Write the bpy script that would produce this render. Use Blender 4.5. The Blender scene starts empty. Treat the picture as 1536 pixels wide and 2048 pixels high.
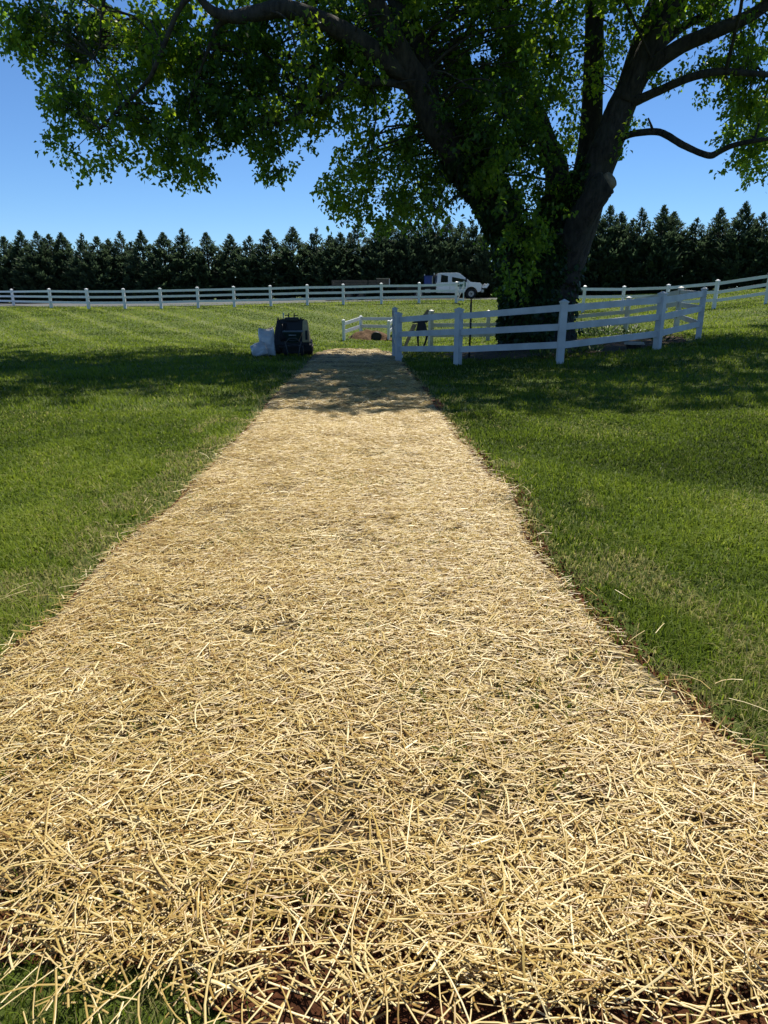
import bpy, bmesh, math, random
import numpy as np
from mathutils import Vector, Matrix

random.seed(7)
RNG = np.random.default_rng(11)
R = math.radians
SC = bpy.context.scene
COL = SC.collection

# ------------------------------------------------------------------ camera, sky, sun, exposure
F_PX, W_PX, H_PX = 1350.0, 1536.0, 2048.0
PITCH = math.atan((1024 - 580) / F_PX)
CAM_Z = 1.3
cam_d = bpy.data.cameras.new('camera')
cam = bpy.data.objects.new('camera', cam_d)
COL.objects.link(cam)
cam.location = (0, 0, CAM_Z)
cam.rotation_euler = (math.pi / 2 - PITCH, 0, 0)
cam_d.sensor_fit = 'VERTICAL'
cam_d.sensor_height = 36.0
cam_d.lens = F_PX / H_PX * 36.0
cam_d.clip_start = 0.05
cam_d.clip_end = 3000
SC.camera = cam

SUN_EL, SUN_AZ = R(62), R(20)            # azimuth: right of the view direction (+Y)
world = bpy.data.worlds.new('World')
SC.world = world
world.use_nodes = True
wn = world.node_tree.nodes
wl = world.node_tree.links
wn.clear()
w_out = wn.new('ShaderNodeOutputWorld')
w_bg = wn.new('ShaderNodeBackground')
w_sky = wn.new('ShaderNodeTexSky')
w_sky.sky_type = 'NISHITA'
w_sky.sun_disc = False
w_sky.sun_elevation = SUN_EL
w_sky.sun_rotation = SUN_AZ
w_sky.altitude = 1500
w_sky.air_density = 1.0
w_sky.dust_density = 0.0
w_sky.ozone_density = 5.0
w_bg.inputs['Strength'].default_value = 0.080
w_tint = wn.new('ShaderNodeMix')
w_tint.data_type = 'RGBA'; w_tint.blend_type = 'MULTIPLY'
w_tint.inputs[0].default_value = 1.0
w_tint.inputs[7].default_value = (0.72, 0.93, 1.12, 1)
wl.new(w_sky.outputs[0], w_tint.inputs[6])
wl.new(w_tint.outputs[2], w_bg.inputs['Color'])
wl.new(w_bg.outputs[0], w_out.inputs['Surface'])

sun_d = bpy.data.lights.new('sun', 'SUN')
sun_d.energy = 5.0
sun_d.angle = R(0.53)
sun_d.color = (1.0, 0.94, 0.82)
sun = bpy.data.objects.new('sun', sun_d)
COL.objects.link(sun)
to_sun = Vector((math.sin(SUN_AZ) * math.cos(SUN_EL), math.cos(SUN_AZ) * math.cos(SUN_EL), math.sin(SUN_EL)))
sun.rotation_euler = to_sun.to_track_quat('Z', 'Y').to_euler()
sun.location = (20, 40, 60)

SC.view_settings.view_transform = 'Standard'
SC.view_settings.look = 'None'
SC.view_settings.exposure = 0.52
SC.view_settings.gamma = 1.0
SC.view_settings.use_curve_mapping = False
SC.render.engine = 'CYCLES'
SC.cycles.max_bounces = 8
SC.cycles.diffuse_bounces = 3
SC.cycles.transmission_bounces = 4
SC.cycles.sample_clamp_indirect = 4.0

# ------------------------------------------------------------------ helpers: place and link
def ray(u, v):
    a = (u - 768) / F_PX
    b = (1024 - v) / F_PX
    return np.array([a, math.cos(PITCH) + b * math.sin(PITCH), -math.sin(PITCH) + b * math.cos(PITCH)])

def at(u, v, Y):
    """the world point seen at photo pixel (u, v) at forward distance Y"""
    r = ray(u, v)
    return np.array([0, 0, CAM_Z]) + r * (Y / r[1])

def project(P):
    P = np.asarray(P, float)
    d = P - np.array([0, 0, CAM_Z])
    z = d[..., 1] * math.cos(PITCH) - d[..., 2] * math.sin(PITCH)
    y = d[..., 1] * math.sin(PITCH) + d[..., 2] * math.cos(PITCH)
    return 768 + F_PX * d[..., 0] / z, 1024 - F_PX * y / z, z

def np_mesh(name, verts, faces, tint=None, mats=None, fmat=None, smooth=False, tint2=None):
    """verts (N,3); faces: list of (M,k) int arrays; tint: per-vertex float"""
    me = bpy.data.meshes.new(name)
    verts = np.asarray(verts, np.float32)
    me.vertices.add(len(verts))
    me.vertices.foreach_set('co', verts.ravel())
    if isinstance(faces, np.ndarray):
        faces = [faces]
    faces = [f for f in faces if len(f)]
    loops = np.concatenate([f.ravel() for f in faces]).astype(np.int32)
    tot = np.concatenate([np.full(len(f), f.shape[1], np.int32) for f in faces])
    start = np.concatenate([[0], np.cumsum(tot)[:-1]]).astype(np.int32)
    me.loops.add(len(loops))
    me.loops.foreach_set('vertex_index', loops)
    me.polygons.add(len(tot))
    me.polygons.foreach_set('loop_start', start)
    me.polygons.foreach_set('loop_total', tot)
    if fmat is not None:
        me.polygons.foreach_set('material_index', np.asarray(fmat, np.int32))
    me.update(calc_edges=True)
    for nm, t in (('tint', tint), ('shade', tint2)):
        if t is not None:
            a = me.attributes.new(nm, 'FLOAT', 'POINT')
            a.data.foreach_set('value', np.asarray(t, np.float32))
    if smooth:
        me.polygons.foreach_set('use_smooth', np.ones(len(tot), bool))
    for m in (mats or []):
        me.materials.append(m)
    return me

def link(name, me, parent=None, loc=None):
    o = bpy.data.objects.new(name, me)
    COL.objects.link(o)
    if parent is not None:
        o.parent = parent
    if loc is not None:
        o.location = loc
    return o

def tag(o, label=None, cat=None, group=None, kind=None):
    if label: o['label'] = label
    if cat: o['category'] = cat
    if group: o['group'] = group
    if kind: o['kind'] = kind
    return o

def thing(name, label, cat, loc=(0, 0, 0), rotz=0.0, group=None):
    o = bpy.data.objects.new(name, None)
    o.empty_display_size = 0.2
    COL.objects.link(o)
    o.location = loc
    o.rotation_euler = (0, 0, rotz)
    return tag(o, label, cat, group)

class MB:
    """collects boxes, bars, tubes and prisms into ONE mesh"""
    def __init__(self):
        self.bm = bmesh.new()
    def hull(self, pts, faces):
        vs = [self.bm.verts.new(p) for p in pts]
        for f in faces:
            try: self.bm.faces.new([vs[i] for i in f])
            except ValueError: pass
        return vs
    def box(self, c, s, rot=None):
        hx, hy, hz = s[0] / 2, s[1] / 2, s[2] / 2
        pts = [Vector((x, y, z)) for z in (-hz, hz) for y in (-hy, hy) for x in (-hx, hx)]
        if rot is not None:
            pts = [rot @ p for p in pts]
        pts = [p + Vector(c) for p in pts]
        self.hull(pts, [(0, 2, 3, 1), (4, 5, 7, 6), (0, 1, 5, 4), (2, 6, 7, 3), (0, 4, 6, 2), (1, 3, 7, 5)])
        return self
    def bar(self, p0, p1, w, h):
        """a box from p0 to p1: w horizontally across, h high (vertical ends)"""
        p0, p1 = Vector(p0), Vector(p1)
        d = (p1 - p0); d.z = 0
        d.normalize()
        n = Vector((-d.y, d.x, 0)) * (w / 2)
        u = Vector((0, 0, h / 2))
        pts = [p0 - n - u, p0 + n - u, p1 - n - u, p1 + n - u, p0 - n + u, p0 + n + u, p1 - n + u, p1 + n + u]
        self.hull(pts, [(0, 1, 3, 2), (4, 6, 7, 5), (0, 4, 5, 1), (2, 3, 7, 6), (0, 2, 6, 4), (1, 5, 7, 3)])
        return self
    def tube(self, pts, rad, n=10, cap=True):
        pts = [Vector(p) for p in pts]
        if not hasattr(rad, '__len__'): rad = [rad] * len(pts)
        rings = []
        ref = None
        for i, p in enumerate(pts):
            t = (pts[min(i + 1, len(pts) - 1)] - pts[max(i - 1, 0)]).normalized()
            if ref is None:
                ref = t.orthogonal().normalized()
            ref = (ref - t * ref.dot(t)).normalized()
            b = t.cross(ref)
            rings.append([self.bm.verts.new(p + (ref * math.cos(k / n * 2 * math.pi) + b * math.sin(k / n * 2 * math.pi)) * rad[i]) for k in range(n)])
        for a, b in zip(rings[:-1], rings[1:]):
            for k in range(n):
                f = self.bm.faces.new((a[k], a[(k + 1) % n], b[(k + 1) % n], b[k]))
                f.smooth = True
        if cap:
            self.bm.faces.new(rings[0][::-1]); self.bm.faces.new(rings[-1])
        return self
    def cyl(self, c, r, h, axis='Z', n=20, r2=None):
        a = {'X': Vector((1, 0, 0)), 'Y': Vector((0, 1, 0)), 'Z': Vector((0, 0, 1))}[axis]
        c = Vector(c)
        return self.tube([c - a * h / 2, c + a * h / 2], [r, r if r2 is None else r2], n)
    def prism(self, prof, y0, y1):
        """profile in XZ, extruded along Y"""
        n = len(prof)
        a = [self.bm.verts.new((x, y0, z)) for x, z in prof]
        b = [self.bm.verts.new((x, y1, z)) for x, z in prof]
        self.bm.faces.new(a); self.bm.faces.new(b[::-1])
        for i in range(n):
            j = (i + 1) % n
            self.bm.faces.new((a[j], a[i], b[i], b[j]))
        return self
    def build(self, name, m, parent=None, bevel=0.0, loc=None, segs=2, smooth=False):
        bm = self.bm
        bmesh.ops.recalc_face_normals(bm, faces=bm.faces[:])
        if bevel:
            es = [e for e in bm.edges if len(e.link_faces) == 2 and e.calc_face_angle(0) > 0.5]
            bmesh.ops.bevel(bm, geom=es, offset=bevel, segments=segs, affect='EDGES', clamp_overlap=True)
        me = bpy.data.meshes.new(name)
        bm.to_mesh(me); bm.free()
        if smooth:
            for p in me.polygons: p.use_smooth = True
        me.materials.append(m)
        return link(name, me, parent, loc)

# ------------------------------------------------------------------ materials
def new_mat(name):
    m = bpy.data.materials.new(name)
    m.use_nodes = True
    nt = m.node_tree
    nt.nodes.clear()
    out = nt.nodes.new('ShaderNodeOutputMaterial')
    return m, nt, out

def nd(nt, typ, **kw):
    n = nt.nodes.new('ShaderNode' + typ)
    for k, v in kw.items():
        if k in n.inputs: n.inputs[k].default_value = v
        else: setattr(n, k, v)
    return n

def mixc(nt, fac, a, b, blend='MIX'):
    n = nt.nodes.new('ShaderNodeMix')
    n.data_type = 'RGBA'; n.blend_type = blend
    def put(i, v):
        if isinstance(v, bpy.types.NodeSocket): nt.links.new(v, n.inputs[i])
        elif isinstance(v, (int, float)): n.inputs[i].default_value = v
        else: n.inputs[i].default_value = (*v, 1)
    put(0, fac); put(6, a); put(7, b)
    return n.outputs[2]

def mixf(nt, src, k):
    n = nd(nt, 'Math', operation='MULTIPLY')
    n.inputs[1].default_value = k
    nt.links.new(src, n.inputs[0])
    return n.outputs[0]

def ramp(nt, src, stops):
    n = nt.nodes.new('ShaderNodeValToRGB')
    e = n.color_ramp.elements
    while len(e) < len(stops): e.new(0.5)
    for x, (p, c) in zip(e, stops):
        x.position = p
        x.color = (c, c, c, 1) if isinstance(c, (int, float)) else (*c, 1)
    nt.links.new(src, n.inputs[0])
    return n.outputs[0]

def noise(nt, scale, detail=4, rough=0.55, coord='Object', vec=None):
    n = nd(nt, 'TexNoise')
    n.inputs['Scale'].default_value = scale
    n.inputs['Detail'].default_value = detail
    n.inputs['Roughness'].default_value = rough
    if vec is None:
        tc = nd(nt, 'TexCoord')
        vec = tc.outputs[coord]
    nt.links.new(vec, n.inputs['Vector'])
    return n.outputs['Fac']

def simple(name, c, rough=0.5, var=0.25, scale=6.0, metal=0.0, bump=0.0, bscale=40.0, spec=0.5, coat=0.0):
    m, nt, out = new_mat(name)
    b = nd(nt, 'BsdfPrincipled')
    f = noise(nt, scale, 5)
    r = ramp(nt, f, [(0.3, 0.0), (0.7, 1.0)])
    lo = tuple(x * (1 - var) for x in c); hi = tuple(min(1, x * (1 + var * 0.6)) for x in c)
    nt.links.new(mixc(nt, r, lo, hi), b.inputs['Base Color'])
    b.inputs['Roughness'].default_value = rough
    b.inputs['Metallic'].default_value = metal
    b.inputs['Specular IOR Level'].default_value = spec
    b.inputs['Coat Weight'].default_value = coat
    if bump:
        bp = nd(nt, 'Bump', Strength=bump)
        bp.inputs['Distance'].default_value = 0.02
        nt.links.new(noise(nt, bscale, 6), bp.inputs['Height'])
        nt.links.new(bp.outputs[0], b.inputs['Normal'])
    nt.links.new(b.outputs[0], out.inputs[0])
    return m

def leafy(name, stops, transl=0.45, rough=0.45, spec=0.35, tcol=None, vary=None):
    """leaf / blade: tint attribute picks the colour; part of the light goes through"""
    m, nt, out = new_mat(name)
    at_ = nd(nt, 'Attribute', attribute_name='tint')
    c = ramp(nt, at_.outputs['Fac'], stops)
    if vary:
        c = mixc(nt, mixf(nt, ramp(nt, noise(nt, vary[0], 3), [(0.4, 0.0), (0.65, 1.0)]), vary[1]), c, mixc(nt, 1.0, c, vary[2], 'MULTIPLY'))
    b = nd(nt, 'BsdfPrincipled')
    nt.links.new(c, b.inputs['Base Color'])
    b.inputs['Roughness'].default_value = rough
    b.inputs['Specular IOR Level'].default_value = spec
    t = nd(nt, 'BsdfTranslucent')
    if tcol:
        nt.links.new(mixc(nt, 1.0, c, tcol, 'MULTIPLY'), t.inputs['Color'])
    else:
        nt.links.new(c, t.inputs['Color'])
    mx = nd(nt, 'MixShader')
    mx.inputs[0].default_value = transl
    nt.links.new(b.outputs[0], mx.inputs[1]); nt.links.new(t.outputs[0], mx.inputs[2])
    nt.links.new(mx.outputs[0], out.inputs[0])
    return m

M = {}
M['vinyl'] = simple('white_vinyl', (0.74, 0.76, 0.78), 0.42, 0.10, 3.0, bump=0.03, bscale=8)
M['vinyl_shaded'] = simple('shade_greyed_vinyl', (0.56, 0.555, 0.54), 0.5, 0.22, 2.2, bump=0.04, bscale=8)  # white vinyl with the tree's shade put into its base colour; mottling is grime
M['dark_metal'] = simple('dark_metal', (0.02, 0.02, 0.022), 0.5, 0.4, 8, spec=0.4)
M['black_plastic'] = simple('black_plastic', (0.012, 0.012, 0.013), 0.55, 0.4, 8)
M['rubber'] = simple('rubber', (0.014, 0.014, 0.014), 0.8, 0.3, 12, bump=0.2)
M['tan_paint'] = simple('tan_paint', (0.48, 0.37, 0.19), 0.5, 0.3, 9)
M['green_plastic'] = simple('dark_green_plastic', (0.008, 0.028, 0.022), 0.45, 0.3, 9)
M['steel'] = simple('steel', (0.42, 0.43, 0.44), 0.4, 0.3, 15, metal=0.7)
M['pale_plastic'] = simple('pale_plastic', (0.62, 0.66, 0.58), 0.4, 0.15, 9)
M['bag'] = simple('bag_plastic', (0.52, 0.525, 0.53), 0.24, 0.14, 7, bump=0.35, bscale=9, coat=0.3)
M['truck_white'] = simple('truck_paint', (0.75, 0.76, 0.77), 0.25, 0.06, 1.5, coat=0.6)
M['glass'] = simple('dark_glass', (0.012, 0.014, 0.016), 0.08, 0.2, 2, spec=0.6)
M['sign_green'] = simple('sign_green', (0.012, 0.12, 0.085), 0.4, 0.2, 6)
M['sign_grey'] = simple('sign_grey', (0.30, 0.36, 0.36), 0.4, 0.2, 6)
M['blue_paint'] = simple('blue_paint', (0.015, 0.045, 0.24), 0.4, 0.3, 4)
M['weathered_wood'] = simple('weathered_wood', (0.10, 0.078, 0.056), 0.8, 0.4, 4, bump=0.3, bscale=25)
M['tan_wood'] = simple('tan_wood', (0.36, 0.29, 0.19), 0.7, 0.35, 5, bump=0.2, bscale=25)
M['cut_wood'] = simple('cut_wood', (0.20, 0.15, 0.10), 0.8, 0.3, 9)
M['rust'] = simple('rust', (0.17, 0.05, 0.03), 0.8, 0.4, 20)
M['stone'] = simple('pale_stone', (0.42, 0.38, 0.32), 0.8, 0.3, 12, bump=0.4, bscale=30)
M['dull_steel'] = simple('dull_steel', (0.10, 0.105, 0.11), 0.5, 0.3, 15, metal=0.4)
M['paper'] = simple('paper', (0.8, 0.78, 0.74), 0.6, 0.1, 8)
M['asphalt'] = simple('asphalt', (0.085, 0.09, 0.092), 0.85, 0.25, 3, bump=0.3, bscale=60)

# reddish soil
def soil_mat(name, a, b_):
    m, nt, out = new_mat(name)
    b = nd(nt, 'BsdfPrincipled')
    r = ramp(nt, noise(nt, 14, 8, 0.65), [(0.32, 0.0), (0.7, 1.0)])
    nt.links.new(mixc(nt, r, a, b_), b.inputs['Base Color'])
    b.inputs['Roughness'].default_value = 0.95
    b.inputs['Specular IOR Level'].default_value = 0.15
    bp = nd(nt, 'Bump', Strength=1.0)
    bp.inputs['Distance'].default_value = 0.03
    nt.links.new(noise(nt, 32, 8, 0.7), bp.inputs['Height'])
    nt.links.new(bp.outputs[0], b.inputs['Normal'])
    nt.links.new(b.outputs[0], out.inputs[0])
    return m
M['soil'] = soil_mat('red_brown_soil', (0.045, 0.017, 0.008), (0.17, 0.065, 0.028))
M['mulch'] = soil_mat('bed_mulch', (0.025, 0.017, 0.010), (0.11, 0.08, 0.05))
M['mound'] = soil_mat('mound_dirt', (0.045, 0.027, 0.016), (0.20, 0.125, 0.07))

# bark
def bark_mat():
    m, nt, out = new_mat('bark')
    b = nd(nt, 'BsdfPrincipled')
    tc = nd(nt, 'TexCoord')
    mp = nd(nt, 'Mapping')
    mp.inputs['Scale'].default_value = (1, 1, 0.28)
    nt.links.new(tc.outputs['Object'], mp.inputs[0])
    f = noise(nt, 9, 8, 0.65, vec=mp.outputs[0])
    f2 = noise(nt, 2.0, 4, 0.5)
    c = mixc(nt, ramp(nt, f, [(0.35, 0.0), (0.65, 1.0)]), (0.007, 0.006, 0.005), (0.055, 0.045, 0.038))
    c = mixc(nt, ramp(nt, f2, [(0.45, 0.0), (0.75, 0.55)]), c, (0.042, 0.044, 0.034))
    nt.links.new(c, b.inputs['Base Color'])
    b.inputs['Roughness'].default_value = 0.95
    bp = nd(nt, 'Bump', Strength=0.9)
    bp.inputs['Distance'].default_value = 0.06
    nt.links.new(f, bp.inputs['Height'])
    nt.links.new(bp.outputs[0], b.inputs['Normal'])
    nt.links.new(b.outputs[0], out.inputs[0])
    return m
M['bark'] = bark_mat()

M['leaf'] = leafy('tree_leaf', [(0.0, (0.024, 0.060, 0.024)), (0.5, (0.072, 0.138, 0.030)), (1.0, (0.165, 0.240, 0.034))], 0.62, 0.42, 0.4, tcol=(2.9, 2.6, 0.7))
M['ivy'] = leafy('ivy_leaf', [(0.0, (0.016, 0.040, 0.014)), (1.0, (0.065, 0.115, 0.028))], 0.35, 0.4, 0.4)
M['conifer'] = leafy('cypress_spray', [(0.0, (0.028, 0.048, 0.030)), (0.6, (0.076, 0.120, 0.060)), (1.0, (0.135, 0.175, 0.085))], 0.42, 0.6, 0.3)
M['plant'] = leafy('bed_plant', [(0.0, (0.018, 0.045, 0.014)), (1.0, (0.12, 0.20, 0.06))], 0.4, 0.45, 0.4)
M['blade'] = leafy('grass_blade', [(0.0, (0.046, 0.074, 0.010)), (0.35, (0.138, 0.200, 0.016)), (0.7, (0.245, 0.308, 0.028)), (0.88, (0.31, 0.33, 0.085)), (1.0, (0.36, 0.30, 0.14))], 0.55, 0.55, 0.18)
M['straw'] = leafy('straw', [(0.0, (0.24, 0.13, 0.035)), (0.3, (0.40, 0.265, 0.072)), (0.7, (0.54, 0.400, 0.130)), (1.0, (0.78, 0.66, 0.36))], 0.22, 0.36, 0.5, vary=(45, 0.35, (0.88, 0.76, 0.58)))

# ------------------------------------------------------------------ terrain
CP = []
for y in (-6, -2, 0, 2, 4, 6, 8, 10):
    for x in (-14, -7, -3, 0, 3):
        CP.append((x, y, -0.028 * y))
    for x in (7, 14):
        CP.append((x, y, -0.022 * y))
CP += [(-0.8, 14, -0.42), (-0.8, 19.5, -0.60), (-3, 23.2, -0.72), (-3.5, 20.6, -0.58), (0.4, 19.45, -0.66), (1.83, 17.1, -0.48), (4, 15.4, -0.27), (6.66, 16.8, -0.09),
       (8.94, 19.5, 0.0), (10.1, 24, -0.02), (9.3, 27, -0.28), (5.3, 22.5, -0.42), (3.9, 29, -0.75), (1.9, 28.5, -0.9), (0.4, 23.5, -0.82),
       (-1.93, 33.4, -1.0), (-1.2, 36.3, -0.86), (0.23, 35, -1.08), (0.57, 36.3, -0.9), (5, 36, -0.55),
       (-24.6, 52, 0.03), (-18.2, 49.6, 0.03), (-10.8, 49.6, 0.15), (-5.3, 49.2, 0.29), (-0.2, 48.7, 0.38), (4.85, 47.6, 0.47),
       (10.7, 37.6, 0.16), (14, 39, 0.12), (15.4, 38, 0.2), (16, 34, 0.41), (18.5, 33, 0.72), (24, 30, 1.1),
       (7, 57.7, 0.60), (-6, 57.5, 0.42), (-22, 57.5, 0.12), (16, 52, 0.7), (25, 46, 1.2),
       (-9, 14, -0.42), (-14, 20, -0.5), (-8, 24, -0.62), (-16, 32, -0.5), (-8, 36, -0.62), (-28, 36, -0.1), (-26, 20, -0.3), (12, 14, -0.02), (14, 24, 0.12), (20, 22, 0.35),
       (-35, 66, 0.15), (-10, 66, 0.5), (10, 66, 0.8), (30, 62, 1.5)]
CP = np.array(CP, float)
def _tps(d2):
    return 0.5 * d2 * np.log(d2 + 1e-9)
_n = len(CP)
_A = np.zeros((_n + 3, _n + 3))
_d2 = ((CP[:, None, :2] - CP[None, :, :2]) ** 2).sum(-1)
_A[:_n, :_n] = _tps(_d2) + np.eye(_n) * 1.5
_A[:_n, _n] = 1; _A[:_n, _n + 1:] = CP[:, :2]
_A[_n:, :_n] = _A[:_n, _n:].T
_sol = np.linalg.solve(_A, np.concatenate([CP[:, 2], [0, 0, 0]]))
def H(x, y):
    x = np.atleast_1d(np.asarray(x, float)); y = np.atleast_1d(np.asarray(y, float))
    x, y = np.broadcast_arrays(x, y)
    sh = x.shape
    xc = np.clip(x.ravel(), -36, 30); yc = np.clip(y.ravel(), -6, 68)
    out = np.empty(len(xc))
    for i in range(0, len(xc), 60000):
        d2 = (xc[i:i + 60000, None] - CP[None, :, 0]) ** 2 + (yc[i:i + 60000, None] - CP[None, :, 1]) ** 2
        out[i:i + 60000] = _tps(d2) @ _sol[:_n] + _sol[_n] + _sol[_n + 1] * xc[i:i + 60000] + _sol[_n + 2] * yc[i:i + 60000]
    return out.reshape(sh)
def h1(x, y):
    return float(H(x, y)[0])
def ground_at(u, v):
    r = ray(u, v)
    t0, t1 = 0.2, 90.0
    ts = np.linspace(0.5, 90, 1500)
    P = np.array([0, 0, CAM_Z]) + ts[:, None] * r
    below = P[:, 2] < H(P[:, 0], P[:, 1])
    i = int(np.argmax(below))
    if not below.any(): return P[-1]
    a, b = ts[i - 1], ts[i]
    for _ in range(25):
        m_ = (a + b) / 2
        p = np.array([0, 0, CAM_Z]) + m_ * r
        if p[2] < h1(p[0], p[1]): b = m_
        else: a = m_
    return np.array([0, 0, CAM_Z]) + b * r

# value noise on arrays, for patchiness that blades and ground share
_G = RNG.random((64, 64))
def vnoise(x, y, s):
    x = np.asarray(x) / s + 100.3; y = np.asarray(y) / s + 57.7
    xi = np.floor(x).astype(int); yi = np.floor(y).astype(int)
    fx = x - xi; fy = y - yi
    fx = fx * fx * (3 - 2 * fx); fy = fy * fy * (3 - 2 * fy)
    g = lambda i, j: _G[i % 64, j % 64]
    return (g(xi, yi) * (1 - fx) + g(xi + 1, yi) * fx) * (1 - fy) + (g(xi, yi + 1) * (1 - fx) + g(xi + 1, yi + 1) * fx) * fy

def grid(name, xs, ys, mat, lift=0.0, zfun=None):
    X, Y = np.meshgrid(xs, ys)
    Z = (H(X, Y) if zfun is None else zfun(X, Y)) + lift
    V = np.stack([X.ravel(), Y.ravel(), Z.ravel()], 1)
    nx, ny = len(xs), len(ys)
    i = (np.arange(ny - 1)[:, None] * nx + np.arange(nx - 1)[None, :]).ravel()
    Fc = np.stack([i, i + 1, i + nx + 1, i + nx], 1)
    return np_mesh(name, V, Fc, mats=[mat], smooth=True)

# lawn material
STRIPE_N = (0.826, 0.563)
def lawn_mat():
    m, nt, out = new_mat('lawn_ground')
    b = nd(nt, 'BsdfPrincipled')
    tc = nd(nt, 'TexCoord')
    big = ramp(nt, noise(nt, 0.35, 5, 0.6), [(0.3, 0.0), (0.72, 1.0)])
    mid = ramp(nt, noise(nt, 2.6, 6, 0.6), [(0.3, 0.0), (0.7, 1.0)])
    fine = ramp(nt, noise(nt, 34, 6, 0.7), [(0.25, 0.0), (0.75, 1.0)])
    c = mixc(nt, big, (0.075, 0.115, 0.015), (0.115, 0.150, 0.022))
    c = mixc(nt, mixf(nt, mid, 0.45), c, (0.11, 0.13, 0.030))
    c = mixc(nt, mixf(nt, fine, 0.6), c, (0.030, 0.055, 0.010))
    # mower stripes on the far left lawn
    sep = nd(nt, 'SeparateXYZ')
    nt.links.new(tc.outputs['Object'], sep.inputs[0])
    dot = nd(nt, 'VectorMath', operation='DOT_PRODUCT')
    dot.inputs[1].default_value = (STRIPE_N[0], STRIPE_N[1], 0)
    nt.links.new(tc.outputs['Object'], dot.inputs[0])
    mul = nd(nt, 'Math', operation='MULTIPLY'); mul.inputs[1].default_value = 2 * math.pi / 2.6
    nt.links.new(dot.outputs['Value'], mul.inputs[0])
    sn = nd(nt, 'Math', operation='SINE'); nt.links.new(mul.outputs[0], sn.inputs[0])
    sm = nd(nt, 'MapRange'); sm.inputs[1].default_value = 0.35; sm.inputs[2].default_value = 1.0
    nt.links.new(sn.outputs[0], sm.inputs[0])
    ym = nd(nt, 'MapRange'); ym.inputs[1].default_value = 20; ym.inputs[2].default_value = 30
    nt.links.new(sep.outputs[1], ym.inputs[0])
    xm = nd(nt, 'MapRange'); xm.inputs[1].default_value = 2; xm.inputs[2].default_value = -6
    nt.links.new(sep.outputs[0], xm.inputs[0])
    p1 = nd(nt, 'Math', operation='MULTIPLY'); nt.links.new(sm.outputs[0], p1.inputs[0]); nt.links.new(ym.outputs[0], p1.inputs[1])
    p2 = nd(nt, 'Math', operation='MULTIPLY'); nt.links.new(p1.outputs[0], p2.inputs[0]); nt.links.new(xm.outputs[0], p2.inputs[1])
    c = mixc(nt, mixf(nt, p2.outputs[0], 0.6), c, (0.17, 0.19, 0.07))
    nt.links.new(c, b.inputs['Base Color'])
    b.inputs['Roughness'].default_value = 0.9
    b.inputs['Specular IOR Level'].default_value = 0.2
    bp = nd(nt, 'Bump', Strength=0.8)
    bp.inputs['Distance'].default_value = 0.05
    nt.links.new(noise(nt, 40, 6, 0.7), bp.inputs['Height'])
    nt.links.new(bp.outputs[0], b.inputs['Normal'])
    nt.links.new(b.outputs[0], out.inputs[0])
    return m
M['lawn'] = lawn_mat()

xs = np.concatenate([[-900, -400, -200, -100, -60], np.arange(-42, -14, 1.0), np.arange(-14, 14, 0.35), np.arange(14, 38, 1.0), [42, 60, 100, 200, 400, 900]])
ys = np.concatenate([[-60, -20, -8], np.arange(-5, 0, 0.5), np.arange(0, 24, 0.3), np.arange(24, 70, 0.8), [72, 80, 100, 160, 300, 600, 1500]])
tag(link('ground', grid('ground', xs, ys, M['lawn'])), 'mown green lawn dipping to a swale and rising to the far fence', 'lawn', kind='structure')

# driveway behind the far fence
def drive_z(X, Y):
    return H(X, Y)
xs_d = np.arange(-40, 13, 1.0)
T = np.linspace(0, 1, 6)
Vd = []
for x in xs_d:
    y0 = 52.6 + (0.0 if x > -15 else (-15 - x) * 0.20); y1 = y0 + 7.0
    for t in T:
        yy = y0 + (y1 - y0) * t
        Vd.append((x, yy, 0))
Vd = np.array(Vd); Vd[:, 2] = H(Vd[:, 0], Vd[:, 1]) + 0.03
ii = (np.arange(len(xs_d) - 1)[:, None] * 6 + np.arange(5)[None, :]).ravel()
tag(link('driveway', np_mesh('driveway', Vd, np.stack([ii, ii + 6, ii + 7, ii + 1], 1), mats=[M['asphalt']], smooth=True)), 'grey paved driveway running behind the far white fence', 'driveway', kind='structure')

# ------------------------------------------------------------------ straw blanket outline (left / right edge against forward distance)
L_PX = [(655, 701), (630, 708), (622, 716), (600, 745), (560, 780), (537, 800), (517, 830), (480, 868), (435, 915), (350, 1000), (320, 1030), (220, 1105), (155, 1170), (100, 1240), (0, 1322)]
R_PX = [(745, 700), (782, 706), (797, 716), (818, 745), (850, 780), (866, 800), (885, 830), (912, 868), (962, 922), (993, 960), (1033, 985), (1048, 1025), (1064, 1080), (1088, 1120), (1135, 1170), (1198, 1235), (1248, 1295), (1330, 1362), (1400, 1422), (1440, 1470), (1536, 1535)]
LE = np.array([ground_at(*p)[:2] for p in L_PX])[::-1]
RE = np.array([ground_at(*p)[:2] for p in R_PX])[::-1]
LE = np.vstack([[LE[0, 0] - 0.22, 0.5], [LE[0, 0] - 0.16, 1.3], LE])
RE = np.vstack([[RE[0, 0] + 0.14, 0.5], [RE[0, 0] + 0.07, 1.2], RE])
for A in (LE, RE):
    A[:, 1] = np.maximum.accumulate(A[:, 1] + np.arange(len(A)) * 1e-6)
Y_END = float(min(LE[-1, 1], RE[-1, 1]))
def mat_l(y): return np.interp(y, LE[:, 1], LE[:, 0])
def mat_r(y): return np.interp(y, RE[:, 1], RE[:, 0])
def mat_front(x):
    """ragged near edge of the blanket"""
    x = np.asarray(x)
    base = np.interp(x, [-1.4, -0.72, -0.55, -0.36, -0.15, 0.1, 0.4, 0.6, 0.75, 1.3], [0.98, 0.95, 0.92, 0.88, 0.835, 0.835, 0.83, 0.83, 0.85, 0.87])
    return base + (vnoise(x, x * 0 + 3, 0.11) - 0.5) * 0.10
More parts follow.
